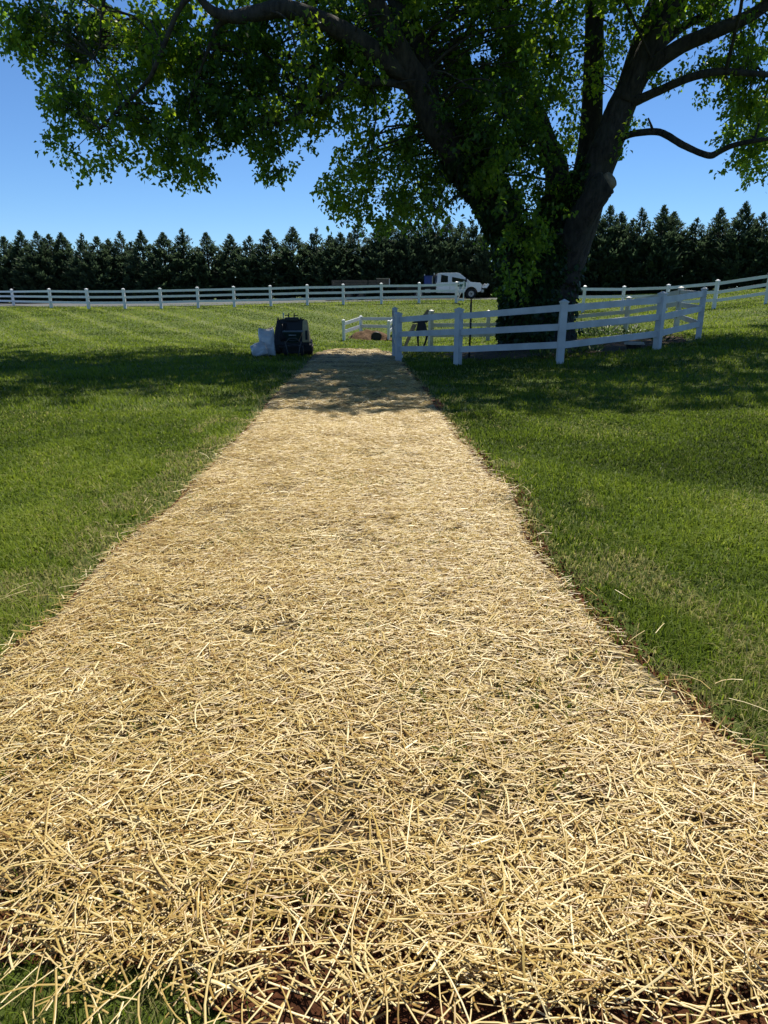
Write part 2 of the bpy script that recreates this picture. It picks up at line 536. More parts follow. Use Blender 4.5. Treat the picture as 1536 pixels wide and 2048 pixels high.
def in_mat(x, y, grow=0.0):
    return (y > mat_front(x) - grow) & (y < Y_END + grow) & (x > mat_l(y) - grow) & (x < mat_r(y) + grow)
def ripple(x, y):
    k = np.clip((y - 9.0) / 4.0, 0, 1)
    ph = y * 5.0 + 1.6 * np.sin(x * 1.3) + 0.6 * x + 6.0 * vnoise(x, y, 1.6)
    return k * 0.045 * (0.5 + 0.5 * np.sin(ph)) * (0.35 + vnoise(x, y, 1.1)) + 0.03 * vnoise(x, y, 0.45)

# soil sheet under and beside the blanket
ys_s = np.concatenate([[0.2, 0.5, 0.75], np.arange(0.9, 6, 0.06), np.arange(6, Y_END + 0.2, 0.2)])
Vs = []
NT = 15
for y in ys_s:
    j = (float(vnoise(5.0, y, 0.22)) - 0.35) * 0.14 * min(1, 0.35 + y / 6)
    j2 = (float(vnoise(9.0, y, 0.3)) - 0.62) * 0.12
    a, b = mat_l(y) - max(j2, -0.02), mat_r(y) + 0.03 + max(j, -0.02)
    if y < 1.05: a = max(a, -0.36 + 0.10 * math.sin(y * 23))
    for t in np.linspace(0, 1, NT):
        Vs.append((a + (b - a) * t, y, 0))
Vs = np.array(Vs); Vs[:, 2] = H(Vs[:, 0], Vs[:, 1]) + 0.006
ii = (np.arange(len(ys_s) - 1)[:, None] * NT + np.arange(NT - 1)[None, :]).ravel()
soil_o = tag(link('soil', np_mesh('soil', Vs, np.stack([ii, ii + 1, ii + NT + 1, ii + NT], 1), mats=[M['soil']], smooth=True)), 'bare red brown soil showing at the straw edges', 'soil', kind='structure')

# crumbs of soil
nc = 5200
yc = np.concatenate([RNG.uniform(0.7, 1.3, 2600), RNG.uniform(1.3, 6.5, nc - 2600)])
xc_ = np.where(yc < 1.3, RNG.uniform(-0.4, 1.1, nc), mat_r(yc) + RNG.normal(0.02, 0.06, nc))
sc_ = RNG.uniform(0.0015, 0.006, nc) * (1 + 0.25 * yc)
oc = np.array([(1, 0, 0), (-1, 0, 0), (0, 1, 0), (0, -1, 0), (0, 0, 1), (0, 0, -1)], float)
of = np.array([(0, 2, 4), (2, 1, 4), (1, 3, 4), (3, 0, 4), (2, 0, 5), (1, 2, 5), (3, 1, 5), (0, 3, 5)])
Vk = np.stack([xc_, yc, H(xc_, yc) + 0.008], 1)[:, None, :] + (oc[None] * RNG.uniform(0.5, 1.2, (nc, 6, 1)) + RNG.normal(0, 0.15, (nc, 6, 3))) * sc_[:, None, None]
Fk = of[None] + (np.arange(nc) * 6)[:, None, None]
tag(link('soil_crumbs', np_mesh('soil_crumbs', Vk.reshape(-1, 3), Fk.reshape(-1, 3), mats=[M['soil']]), soil_o), kind='stuff')

# ------------------------------------------------------------------ straw
def ribbons(P, yaw, pitch, length, width, bend, nseg, vfold, kink=None):
    """N ribbons. P mid points; returns verts, quad faces. vfold>0: three vertices across (a folded stalk)"""
    N = len(P)
    s = np.linspace(-0.5, 0.5, nseg + 1)
    d = np.stack([np.cos(yaw) * np.cos(pitch), np.sin(yaw) * np.cos(pitch), np.sin(pitch)], 1)
    n = np.stack([-np.sin(yaw), np.cos(yaw), np.zeros(N)], 1)
    cen = P[:, None, :] + d[:, None, :] * (s[None, :, None] * length[:, None, None])
    off = (s ** 2 - 0.08)[None, :] * bend[:, None]
    cen = cen + n[:, None, :] * (off * length[:, None])[:, :, None]
    if kink is not None:
        cen[:, :, 2] += kink[:, None] * length[:, None] * (0.25 - s[None, :] ** 2) * 1.5
    na = 3 if vfold else 2
    a = np.linspace(-0.5, 0.5, na)
    tap = np.ones(nseg + 1)
    V = cen[:, :, None, :] + n[:, None, None, :] * (a[None, None, :, None] * width[:, None, None, None] * tap[None, :, None, None])
    if vfold:
        V[:, :, 1, 2] += width[:, None] * vfold
    V = V.reshape(-1, 3)
    per = (nseg + 1) * na
    base = (np.arange(N) * per)[:, None, None]
    i = (np.arange(nseg)[:, None] * na + np.arange(na - 1)[None, :]).ravel()[None, :]
    q = np.stack([i, i + 1, i + na + 1, i + na], -1) + base
    return V, q.reshape(-1, 4), per

def scatter(n, x0, x1, y0, y1):
    return RNG.uniform(x0, x1, n), RNG.uniform(y0, y1, n)

SV, SF, ST = [], [], []
sbase = 0
def add_straw(n, y0, y1, lmin, lmax, w, zmax, nseg, vf, edge=-0.01):
    global sbase
    x = RNG.uniform(-1.9, 1.6, n); y = RNG.uniform(y0, y1, n)
    ok = in_mat(x, y, -0.095) | (in_mat(x, y, edge) & (RNG.random(n) < 0.16))
    # thin spots where the ground shows through
    thin = 0.6 * vnoise(x, y, 0.34) + 0.4 * vnoise(x + 5, y, 0.11)
    ok &= RNG.random(n) < np.where(y < 1.25, 0.12, 0) + np.clip(0.20 + (thin - 0.25) * 2.9, 0.22, 1) * np.clip(0.40 + (y - mat_front(x)) * 2.2, 0.40, 1)
    x, y = x[ok], y[ok]; N = len(x)
    lay = RNG.random(N) ** 1.3
    near = np.clip(1 - (y - 0.95) / 0.5, 0, 1)
    z = H(x, y) + 0.012 + ripple(x, y) + lay * zmax * (1 + 0.9 * near)
    ln = lmin + (lmax - lmin) * RNG.random(N) ** 1.8
    yaw = RNG.uniform(0, math.pi, N)
    yaw = np.where(RNG.random(N) < 0.35, RNG.normal(0, 0.5, N) + 0.8 * (vnoise(x, y, 0.5) - 0.5), yaw)
    pit = RNG.normal(0, 0.13, N) * (1 + near)
    wd = w * RNG.uniform(0.55, 1.35, N)
    wide = RNG.random(N) < 0.012
    wd[wide] *= 1.7
    bend = RNG.normal(0, 0.14, N)
    kink = np.abs(RNG.normal(0, 0.08, N))
    V, Fq, per = ribbons(np.stack([x, y, z], 1), yaw, pit, ln, wd, bend, nseg, vf, kink)
    t = np.clip(RNG.normal(0.60, 0.27, N) + 0.18 * (vnoise(x, y, 0.4) - 0.5), 0, 1)
    t[wide] = 0.95
    t = np.where(RNG.random(N) < 0.08, t * 0.25, t)
    SV.append(V); SF.append(Fq + sbase); ST.append(np.repeat(t, per)); sbase += len(V)
add_straw(58000, 0.55, 2.2, 0.025, 0.15, 0.0034, 0.034, 4, 0.30)
add_straw(90000, 2.2, 4.5, 0.025, 0.12, 0.0037, 0.032, 2, 0.30)
add_straw(140000, 4.5, 9.0, 0.03, 0.12, 0.0043, 0.030, 1, 0.35)
add_straw(100000, 9.0, Y_END, 0.04, 0.14, 0.0076, 0.030, 1, 0.35)
# long tangled stalks at the near end, flat split pieces, stray stalks on the lawn
def extra_straw(x, y, z, lmin, lmax, w, tlo, thi, nseg=4, pit=0.12, bendk=0.25):
    global sbase
    N = len(x)
    V, Fq, per = ribbons(np.stack([x, y, z], 1), RNG.uniform(0, math.pi, N), RNG.normal(0, pit, N), RNG.uniform(lmin, lmax, N), w * RNG.uniform(0.7, 1.3, N), RNG.normal(0, bendk, N), nseg, 0.25, np.abs(RNG.normal(0, 0.1, N)))
    SV.append(V); SF.append(Fq + sbase); ST.append(np.repeat(RNG.uniform(tlo, thi, N), per)); sbase += len(V)
x_ = RNG.uniform(-0.85, 0.85, 230); y_ = RNG.uniform(0.72, 1.35, 230)
extra_straw(x_, y_, H(x_, y_) + RNG.uniform(0.03, 0.07, 230), 0.14, 0.33, 0.0034, 0.4, 0.95, 7, 0.10, 0.35)
x_ = RNG.uniform(-1.4, 1.2, 260); y_ = RNG.uniform(0.8, 3.0, 260); k_ = in_mat(x_, y_, -0.1); x_, y_ = x_[k_], y_[k_]
extra_straw(x_, y_, H(x_, y_) + ripple(x_, y_) + 0.042, 0.03, 0.10, 0.0062, 0.75, 1.0, 3, 0.2, 0.1)
y_ = RNG.uniform(1.4, 9, 110); sd_ = RNG.random(110) < 0.5; o_ = np.abs(RNG.normal(0, 0.09, 110))
x_ = np.where(sd_, mat_l(y_) - o_, mat_r(y_) + o_)
extra_straw(x_, y_, H(x_, y_) + 0.045, 0.05, 0.15, 0.0036, 0.4, 1.0, 3, 0.25, 0.3)
straw_me = np_mesh('straw_mat', np.concatenate(SV), np.concatenate(SF), np.concatenate(ST), mats=[M['straw']])
straw_o = tag(link('straw_mat', straw_me), 'long mat of golden loose straw laid over the bare soil', 'straw', kind='stuff')

# matted finer straw below, a soft uneven bed with shaded gaps painted in
def chaff_mat():
    m, nt, out = new_mat('straw_chaff')
    b = nd(nt, 'BsdfPrincipled')
    a = noise(nt, 55, 8, 0.75)
    c = mixc(nt, ramp(nt, a, [(0.36, 0.0), (0.62, 1.0)]), (0.035, 0.022, 0.010), (0.30, 0.20, 0.075))  # dark tone paints the shadowed soil and grass between stalks
    c = mixc(nt, ramp(nt, noise(nt, 2.2, 5, 0.6), [(0.42, 0.0), (0.66, 0.75)]), c, (0.06, 0.055, 0.018))
    nt.links.new(c, b.inputs['Base Color'])
    b.inputs['Roughness'].default_value = 0.9
    bp = nd(nt, 'Bump', Strength=1.0)
    bp.inputs['Distance'].default_value = 0.02
    nt.links.new(a, bp.inputs['Height'])
    nt.links.new(bp.outputs[0], b.inputs['Normal'])
    nt.links.new(b.outputs[0], out.inputs[0])
    return m
M['chaff'] = chaff_mat()
ys_c = np.concatenate([np.arange(1.20, 6, 0.08), np.arange(6, Y_END, 0.1)])
Vc = []
for y in ys_c:
    a, b = mat_l(y) + 0.05, mat_r(y) - 0.05
    for t in np.linspace(0, 1, 21):
        Vc.append((a + (b - a) * t, y, 0))
Vc = np.array(Vc); Vc[:, 2] = H(Vc[:, 0], Vc[:, 1]) + 0.012 + ripple(Vc[:, 0], Vc[:, 1])
ii = (np.arange(len(ys_c) - 1)[:, None] * 21 + np.arange(20)[None, :]).ravel()
tag(link('straw_bed', np_mesh('straw_bed', Vc, np.stack([ii, ii + 1, ii + 22, ii + 21], 1), mats=[M['chaff']], smooth=True), straw_o), kind='stuff')

# ------------------------------------------------------------------ grass blades
BED_C, BED_R = (5.3, 21.6), (4.9, 6.6)
def in_bed(x, y):
    return ((x - BED_C[0]) / 3.5) ** 2 + ((y - 21.2) / 4.0) ** 2 < 1 + 0.5 * (vnoise(x, y, 0.7) - 0.5)
GV, GF3, GF4, GT = [], [], [], []
gbase = 0
def add_grass(n, y0, y1, expo, w0, hmin, hmax, nseg, spread):
    """blades with density falling with distance; nseg 2: five-vertex bent blade, 1: one triangle"""
    global gbase
    u = RNG.random(n)
    k = 2 - expo
    y = (y0 ** k + u * (y1 ** k - y0 ** k)) ** (1 / k)
    x = RNG.uniform(-1, 1, n) * (0.62 * y + spread)
    ok = ~in_mat(x, y, -0.02) | ((y < 1.3) & (x < -0.1) & (RNG.random(n) < 0.5))
    edge_m = in_mat(x, y, 0.12)
    ok &= ~(edge_m & (RNG.random(n) < 0.55))
    bare = (y < 1.12) & (x > -0.30) & (x < 0.52)
    ok &= ~(bare & (RNG.random(n) < 0.93))
    ok &= ~(in_bed(x, y) & (RNG.random(n) < 0.96))
    x, y = x[ok], y[ok]; N = len(x)
    p1 = vnoise(x, y, 0.5); p2 = vnoise(x + 31, y - 12, 1.7); p3 = vnoise(x - 7, y + 5, 0.16)
    z = H(x, y)
    h = RNG.uniform(hmin, hmax, N) * (0.65 + 0.6 * p1) * (0.85 + 0.3 * p3)
    w = w0 * (np.maximum(y, 0.8) / 2.5) ** 0.8 * RNG.uniform(0.6, 1.3, N)
    yaw = RNG.uniform(0, 2 * math.pi, N)
    lean = np.abs(RNG.normal(0.75, 0.4, N)) * (0.7 + 0.6 * p2)
    dx = np.cos(yaw); dy = np.sin(yaw)
    px, py = -dy, dx
    p5 = vnoise(x * 0.9 + y * 0.25 + 50, y * 0.35 - x * 0.1, 0.55)
    t = 0.06 + 0.50 * p2 + 0.30 * (p1 - 0.5) + 0.16 * (p3 - 0.5) + RNG.normal(0, 0.12, N)
    st = np.sin((x * STRIPE_N[0] + y * STRIPE_N[1]) * 2 * math.pi / 2.6)
    t += 0.28 * np.clip((st - 0.35) / 0.65, 0, 1) * np.clip((y - 20) / 10, 0, 1) * np.clip((2 - x) / 8, 0, 1)
    t = np.clip(t, 0.02, 0.86)
    pale = RNG.random(N) < 0.016 + 0.9 * np.clip(p5 - 0.70, 0, 1) + 0.5 * np.clip(vnoise(x + 3, y * 0.6 + 8, 0.9) - 0.66, 0, 1)
    t = np.where(pale, RNG.uniform(0.80, 0.97, N), t)
    dead = (edge_m[ok] & (RNG.random(N) < 0.4)) | (in_mat(x, y, 0.55) & (vnoise(x + 20, y, 0.4) > 0.66) & (RNG.random(N) < 0.5))
    t = np.where(dead, RNG.uniform(0.88, 1.0, N), t)
    B = np.stack([x, y, z], 1)
    side = np.stack([px * w / 2, py * w / 2, np.zeros(N)], 1)
    if nseg == 2:
        m = B + np.stack([dx * h * 0.35 * lean, dy * h * 0.35 * lean, h * 0.62], 1)
        tp = B + np.stack([dx * h * 1.05 * lean, dy * h * 1.05 * lean, h * np.clip(1.05 - 0.35 * lean, 0.35, 1)], 1)
        V = np.stack([B - side, B + side, m - side * 0.85, m + side * 0.85, tp], 1).reshape(-1, 3)
        b = (np.arange(N) * 5)[:, None] + gbase
        GF4.append(b + np.array([[0, 1, 3, 2]])); GF3.append(b + np.array([[2, 3, 4]])); per = 5
    else:
        tp = B + np.stack([dx * h * lean, dy * h * lean, h], 1)
        V = np.stack([B - side, B + side, tp], 1).reshape(-1, 3)
        b = (np.arange(N) * 3)[:, None] + gbase
        GF3.append(b + np.array([[0, 1, 2]])); per = 3
    GV.append(V); GT.append(np.repeat(t, per)); gbase += len(V)
add_grass(22000, 0.6, 1.35, 0.0, 0.0050, 0.035, 0.075, 2, 0.4)
add_grass(40000, -0.8, 1.4, 0.0, 0.0062, 0.035, 0.065, 1, 3.0)
add_grass(225000, 1.3, 9.0, 1.5, 0.0052, 0.035, 0.070, 2, 2.2)
add_grass(190000, 1.6, 9.0, 1.2, 0.0050, 0.03, 0.06, 1, 2.2)
add_grass(230000, 9.0, 56.0, 1.6, 0.0062, 0.04, 0.08, 1, 1.2)
# green blades coming up through the thin spots of the straw
def mat_blades(n):
    global gbase
    x = RNG.uniform(-1.4, 1.3, n); y = 0.75 + 4.5 * RNG.random(n) ** 1.4
    k = in_mat(x, y, 0.0) & (vnoise(x + 2, y + 9, 0.5) > 0.56)
    x, y = x[k], y[k]; N = len(x)
    z = H(x, y) + 0.004
    h = RNG.uniform(0.03, 0.075, N); w = RNG.uniform(0.003, 0.006, N); yaw = RNG.uniform(0, 6.28, N); ln = RNG.uniform(0.2, 1.0, N)
    B = np.stack([x, y, z], 1); d = np.stack([np.cos(yaw), np.sin(yaw), 0 * yaw], 1); sd = np.stack([-np.sin(yaw), np.cos(yaw), 0 * yaw], 1) * w[:, None] / 2
    m = B + d * (h * 0.35 * ln)[:, None] + np.stack([0 * h, 0 * h, h * 0.62], 1)
    tp = B + d * (h * 1.05 * ln)[:, None] + np.stack([0 * h, 0 * h, h * (1.05 - 0.3 * ln)], 1)
    GV.append(np.stack([B - sd, B + sd, m - sd * .85, m + sd * .85, tp], 1).reshape(-1, 3))
    b = (np.arange(N) * 5)[:, None] + gbase
    GF4.append(b + np.array([[0, 1, 3, 2]])); GF3.append(b + np.array([[2, 3, 4]])); GT.append(np.repeat(RNG.uniform(0.05, 0.6, N), 5)); gbase += 5 * N
mat_blades(16000)
grass_me = np_mesh('grass', np.concatenate(GV), [np.concatenate(GF4), np.concatenate(GF3)], np.concatenate(GT), mats=[M['blade']])
tag(link('grass', grass_me), 'short mown green grass blades covering the lawn', 'grass', kind='stuff')

# ------------------------------------------------------------------ white fences
POST_W = 0.135
def post_mesh(name, h, mat, w=POST_W):
    b = MB()
    b.box((0, 0, h / 2 - 0.12), (w, w, h + 0.16))
    c0 = h - 0.045
    b.box((0, 0, c0), (w + 0.03, w + 0.03, 0.03))
    o = (w + 0.03) / 2 - 0.004
    z = c0 + 0.014
    b.hull([(-o, -o, z), (o, -o, z), (o, o, z), (-o, o, z), (0, 0, z + 0.05)], [(0, 1, 4), (1, 2, 4), (2, 3, 4), (3, 0, 4), (3, 2, 1, 0)])
    bmesh.ops.recalc_face_normals(b.bm, faces=b.bm.faces[:])
    me = bpy.data.meshes.new(name)
    b.bm.to_mesh(me); b.bm.free()
    me.materials.append(mat)
    return me

def fence(root, pts, hts, rail_h, mat, rail_w=0.145, th=0.045, closed=False, skip=(), w=POST_W, lean=None):
    pts = [Vector(p) for p in pts]
    base = Vector(root.location)
    cache = {}
    n = len(pts)
    for i, p in enumerate(pts):
        hh = round(hts[i] if hasattr(hts, '__len__') else hts, 3)
        if hh not in cache: cache[hh] = post_mesh('post', hh, mat, w)
        o = link('post', cache[hh], root, p - base)
        a = pts[max(i - 1, 0)]; c = pts[min(i + 1, n - 1)]
        d = c - a
        o.rotation_euler = (random.uniform(-.012, .012), random.uniform(-.012, .012), math.atan2(d.y, d.x))
    spans = [(i, i + 1) for i in range(n - 1)] + ([(n - 1, 0)] if closed else [])
    for (i, j) in spans:
        if (i, j) in skip: continue
        d = (pts[j] - pts[i]); d.z = 0; d.normalize()
        for k, rh in enumerate(rail_h):
            jig = random.uniform(-0.012, 0.012)
            p0 = pts[i] + d * (w * 0.42) + Vector((0, 0, rh + jig)) - base
            p1 = pts[j] - d * (w * 0.42) + Vector((0, 0, rh - jig)) - base
            MB().bar(p0, p1, th, rail_w).build('rail', mat, root)

def pt(u, v, Y):
    p = at(u, v, Y)
    return Vector(p)

ENC = [pt(789, 706, 21.6), pt(797, 726, 19.45), pt(915, 731, 17.1), pt(1119, 727, 15.5), pt(1313, 701, 17.0), pt(1396, 677, 19.6), pt(1352, 656, 24.4), pt(1250, 667, 27.2), pt(975, 689, 29.0), pt(861, 692, 27.5)]
RAILS = [0.40, 0.80, 1.19]
f1 = thing('fence', 'white three rail fence ringing the big tree, blue grey in its shade', 'fence', ENC[3])
fence(f1, ENC, 1.37, RAILS, M['vinyl_shaded'], closed=True, skip=[(9, 0)], w=0.15)
# empty rail slots in the end post by the straw
for rh in RAILS:
    d = Vector((-1, -0.15, 0)).normalized()
    c = ENC[0] - Vector(f1.location)
    MB().box(c + Vector((-0.078, -0.0, rh)), (0.01, 0.06, 0.16)).build('rail_slot', M['black_plastic'], f1)

FL = [(28, 613, 58.2), (103, 616, 52.2), (178, 618, 49.8), (251, 618, 49.6), (323, 617, 49.6), (397, 615, 49.6), (469, 613.5, 49.6), (542, 612, 49.4), (615, 610.5, 49.2), (687, 609.5, 49.0), (763, 608, 48.7), (838, 607, 48.4), (912, 606, 47.8)]
FLP = [pt(*p) for p in FL]
FLP = [FLP[0] + (FLP[0] - FLP[1]), *FLP]
FLH = [1.37, 1.37, 1.37] + [1.37] * 11
f2 = thing('fence', 'long white three rail fence across the far left lawn', 'fence', FLP[6])
fence(f2, FLP, FLH, [0.42, 0.80, 1.17], M['vinyl'], w=0.17, rail_w=0.15)

FR = [(1085, 628, 39.5), (1165, 625, 37.8), (1243, 624, 39.0), (1331, 622, 38.0), (1427, 619, 34.3), (1531, 605, 33.6), (1650, 592, 32.5)]
FRP = [pt(*p) for p in FR]
f3 = thing('fence', 'white three rail fence climbing the slope right of the big tree', 'fence', FRP[3])
fence(f3, FRP, 1.37, [0.42, 0.80, 1.19], M['vinyl'], w=0.14)

PEN = [pt(688, 681, 33.2), pt(722, 668, 36.4), pt(789, 669, 36.4), pt(777, 681, 34.6)]
f4 = thing('fence', 'small three sided two rail white pen around the dirt mound', 'fence', PEN[1])
fence(f4, PEN, [0.97, 0.92, 0.92, 0.97], [0.40, 0.78], M['vinyl'], rail_w=0.15, w=0.12)

# open gate leaf hung on the far fence's end post
g0 = FLP[-1] + Vector((0.14, -0.02, 0))
g1 = g0 + Vector((0.22, -1.15, 0.02))
gate = thing('gate', 'narrow white gate leaf standing open at the far fence end', 'gate', g0)
for p in (Vector((0, 0, 0)), g1 - g0):
    MB().box(p + Vector((0, 0, 0.74)), (0.07, 0.07, 1.28)).build('stile', M['vinyl'], gate)
for rh in (0.22, 0.74, 1.26):
    MB().bar(Vector((0, 0, rh)) + (g1 - g0) * 0.03, (g1 - g0) * 0.97 + Vector((0, 0, rh)), 0.045, 0.13).build('rail', M['vinyl'], gate)
MB().bar((g1 - g0) * 0.06 + Vector((0, 0, 0.30)), (g1 - g0) * 0.94 + Vector((0, 0, 1.17)), 0.03, 0.10).build('brace', M['vinyl'], gate)
for rh in (0.42, 1.1):
    MB().box((-0.04, -0.05, rh), (0.10, 0.05, 0.09)).build('hinge', M['black_plastic'], gate)

# ------------------------------------------------------------------ leaves helper
def leaves(cen, dirv, L, Wd, fold, roll):
    """N leaves: base at cen, pointing dirv; four vertices, two triangles folded on the midrib"""
    N = len(cen)
    d = dirv / np.linalg.norm(dirv, axis=1, keepdims=True)
    ref = np.tile(np.array([0., 0., 1.]), (N, 1)); 
    s = np.cross(d, ref); ln = np.linalg.norm(s, axis=1, keepdims=True)
    s = np.where(ln < 1e-3, np.array([1., 0, 0]), s / np.maximum(ln, 1e-6))
    n = np.cross(s, d)
    c, si = np.cos(roll)[:, None], np.sin(roll)[:, None]
    s2 = s * c + n * si; n2 = -s * si + n * c
    L = L[:, None]; Wd = Wd[:, None]; fo = fold[:, None]
    a = cen
    m = cen + d * L * 0.42
    v1 = m + s2 * Wd * 0.5 + n2 * Wd * fo
    v2 = m - s2 * Wd * 0.5 + n2 * Wd * fo
    tp = cen + d * L - n2 * L * 0.10
    V = np.stack([a, v1, tp, v2], 1).reshape(-1, 3)
    b = (np.arange(N) * 4)[:, None]
    F = np.concatenate([b + np.array([[0, 1, 2]]), b + np.array([[0, 2, 3]])])
    return V, F

def rand_dirs(n):
    v = RNG.normal(size=(n, 3))
    return v / np.linalg.norm(v, axis=1, keepdims=True)

# ------------------------------------------------------------------ the big tree
TB = at(1078, 690, 22.5)
TB[2] = h1(TB[0], TB[1])
tree = thing('large_tree', 'massive spreading shade tree with a forked ivy clad trunk inside the fence', 'tree', TB)
TB_V = Vector(TB)

def smooth_path(pts, rad, sub=5):
    P = np.array(pts, float); r = np.array(rad, float)
    out, ro = [], []
    n = len(P)
    for i in range(n - 1):
        p0 = P[max(i - 1, 0)]; p1 = P[i]; p2 = P[i + 1]; p3 = P[min(i + 2, n - 1)]
        for k in range(sub):
            t = k / sub
            out.append(0.5 * ((2 * p1) + (-p0 + p2) * t + (2 * p0 - 5 * p1 + 4 * p2 - p3) * t * t + (-p0 + 3 * p1 - 3 * p2 + p3) * t ** 3))
            ro.append(r[i] * (1 - t) + r[i + 1] * t)
    out.append(P[-1]); ro.append(r[-1])
    return np.array(out), np.array(ro)

def limb_mesh(pts, rad, n=14, rough=0.06, flare=None, cap=True):
    P, r = smooth_path(pts, rad)
    m = len(P)
    T_ = np.gradient(P, axis=0); T_ /= np.linalg.norm(T_, axis=1, keepdims=True)
    ref = np.array([0.31, 0.95, 0.05])
    V = []
    th = np.arange(n) / n * 2 * math.pi
    ph = RNG.uniform(0, 6, 4)
    for i in range(m):
        ref = ref - T_[i] * ref.dot(T_[i]); ref /= np.linalg.norm(ref)
        b = np.cross(T_[i], ref)
        k = 1 + rough * (np.sin(3 * th + ph[0] + i * 0.15) + 0.6 * np.sin(5 * th + ph[1] - i * 0.21)) + RNG.normal(0, rough * 0.35, n)
        V.append(P[i] + (np.cos(th)[:, None] * ref + np.sin(th)[:, None] * b) * (r[i] * k)[:, None])
    V = np.concatenate(V)
    i = (np.arange(m - 1)[:, None] * n + np.arange(n)[None, :]).ravel()
    jn = (np.arange(m - 1)[:, None] * n + ((np.arange(n) + 1) % n)[None, :]).ravel()
    F = np.stack([i, jn, jn + n, i + n], 1)
    caps = [np.arange(n)[::-1][None, :], (np.arange(n) + (m - 1) * n)[None, :]] if cap else []
    return V, F, caps, P, r

PATHS = []           # every limb's centre line, for ivy and twigs
def add_limb(name, spec, n=14, rough=0.05, mat='bark', label=None):
    """spec: (u, v, Y, width in photo px)"""
    pts = [at(u, v, Y) for u, v, Y, w in spec]
    rad = [w / 2 / F_PX * Y * 1.04 for u, v, Y, w in spec]
    V, F, caps, P, r = limb_mesh(pts, rad, n, rough)
    PATHS.append((P, r))
    me = np_mesh(name, V - TB, [F] + caps, mats=[M[mat]], smooth=True)
    o = link(name, me, tree)
    if label: o['label'] = label
    return o

# trunk: explicit radii
tp = [(TB[0] + 0.0, 22.5, TB[2] - 0.3), (TB[0], 22.5, TB[2] + 0.25), at(1078, 640, 22.5), at(1080, 590, 22.5), at(1084, 545, 22.5), at(1088, 505, 22.5), at(1094, 470, 22.5)]
V, F, caps, P, r = limb_mesh(tp, [1.45, 1.22, 1.10, 1.10, 1.16, 1.10, 0.85], 26, 0.045)
PATHS.append((P, r))
link('trunk', np_mesh('trunk', V - TB, [F] + caps, mats=[M['bark']], smooth=True), tree)

A = [(1062, 570, 22.4, 74), (1034, 505, 22.0, 66), (1003, 430, 21.6, 58), (958, 360, 21.2, 58), (905, 300, 20.8, 52), (868, 250, 20.4, 48), (838, 175, 20.0, 44), (806, 118, 19.6, 40), (765, 40, 19.2, 36), (735, -30, 18.8, 32), (690, -140, 18.4, 24), (650, -260, 18, 14)]
add_limb('limb', A)
add_limb('limb', [(862, 235, 20.4, 30), (858, 150, 20.6, 30), (838, 90, 20.8, 28), (800, 25, 21.0, 26), (775, -40, 21.2, 22), (735, -180, 21.6, 14)])
add_limb('limb', [(822, 150, 19.8, 34), (781, 130, 19.5, 33), (735, 96, 19.0, 32), (690, 66, 18.6, 30), (648, 44, 18.2, 28), (600, 24, 17.9, 27), (560, 17, 17.6, 26), (515, 26, 17.4, 24), (469, 34, 17.2, 20), (432, 26, 17.0, 16), (406, 5, 16.9, 12), (380, -35, 16.7, 8)])
add_limb('limb', [(830, 178, 20.0, 14), (786, 167, 19.6, 12), (740, 164, 19.2, 11), (693, 169, 18.9, 10), (641, 198, 18.6, 8), (599, 226, 18.3, 5), (560, 246, 18.1, 3)], 8)
add_limb('limb', [(400, -20, 17.0, 9), (365, 8, 17.0, 9), (340, 60, 17.1, 8), (323, 104, 17.2, 8), (300, 155, 17.4, 7), (266, 193, 17.6, 6), (232, 225, 17.8, 5), (198, 258, 18.0, 3)], 8)
add_limb('limb', [(462, 36, 17.2, 12), (436, 52, 17.3, 8), (420, 90, 17.4, 6), (400, 140, 17.6, 4), (382, 190, 17.8, 3)], 8)
add_limb('limb', [(212, -30, 18.6, 6), (203, 40, 18.6, 5), (200, 90, 18.7, 3), (188, 115, 18.7, 2)], 6)
B = [(1086, 540, 22.8, 62), (1092, 470, 23.0, 54), (1112, 400, 23.2, 46), (1112, 340, 23.4, 40), (1092, 290, 23.6, 36), (1068, 220, 23.8, 32), (1045, 160, 24.0, 28), (1020, 80, 24.3, 22), (1000, -40, 24.6, 16)]
add_limb('limb', B)
C = [(1128, 500, 22.8, 58), (1150, 420, 23.2, 50), (1170, 350, 23.5, 44), (1181, 270, 23.7, 38), (1186, 190, 23.8, 34), (1189, 100, 23.9, 32), (1188, 10, 24.0, 28), (1184, -120, 24.2, 22), (1175, -300, 24.4, 14)]
add_limb('limb', C)
D = [(1114, 560, 22.2, 78), (1138, 500, 22.1, 72), (1164, 430, 22.0, 62), (1190, 350, 22.0, 54), (1215, 285, 22.0, 51), (1238, 225, 22.1, 48), (1260, 177, 22.2, 42), (1282, 100, 22.4, 36), (1306, 30, 22.6, 33), (1330, -40, 22.8, 28), (1360, -180, 23.0, 18)]
add_limb('limb', D, 16)
add_limb('limb', [(1250, 205, 22.0, 40), (1284, 130, 21.9, 42), (1320, 62, 21.8, 38), (1354, 0, 21.7, 34), (1400, -80, 21.6, 26), (1450, -200, 21.5, 14)])
add_limb('limb', [(1272, 165, 21.9, 26), (1308, 129, 21.6, 26), (1365, 91, 21.3, 24), (1423, 66, 21.0, 22), (1495, 34, 20.7, 20), (1540, 4, 20.5, 18), (1620, -60, 20.2, 12)])
add_limb('limb', [(1305, 110, 22.0, 14), (1332, 81, 22.1, 14), (1375, 48, 22.3, 13), (1418, 26, 22.5, 12), (1434, -5, 22.7, 10), (1450, -60, 22.9, 7)], 10)
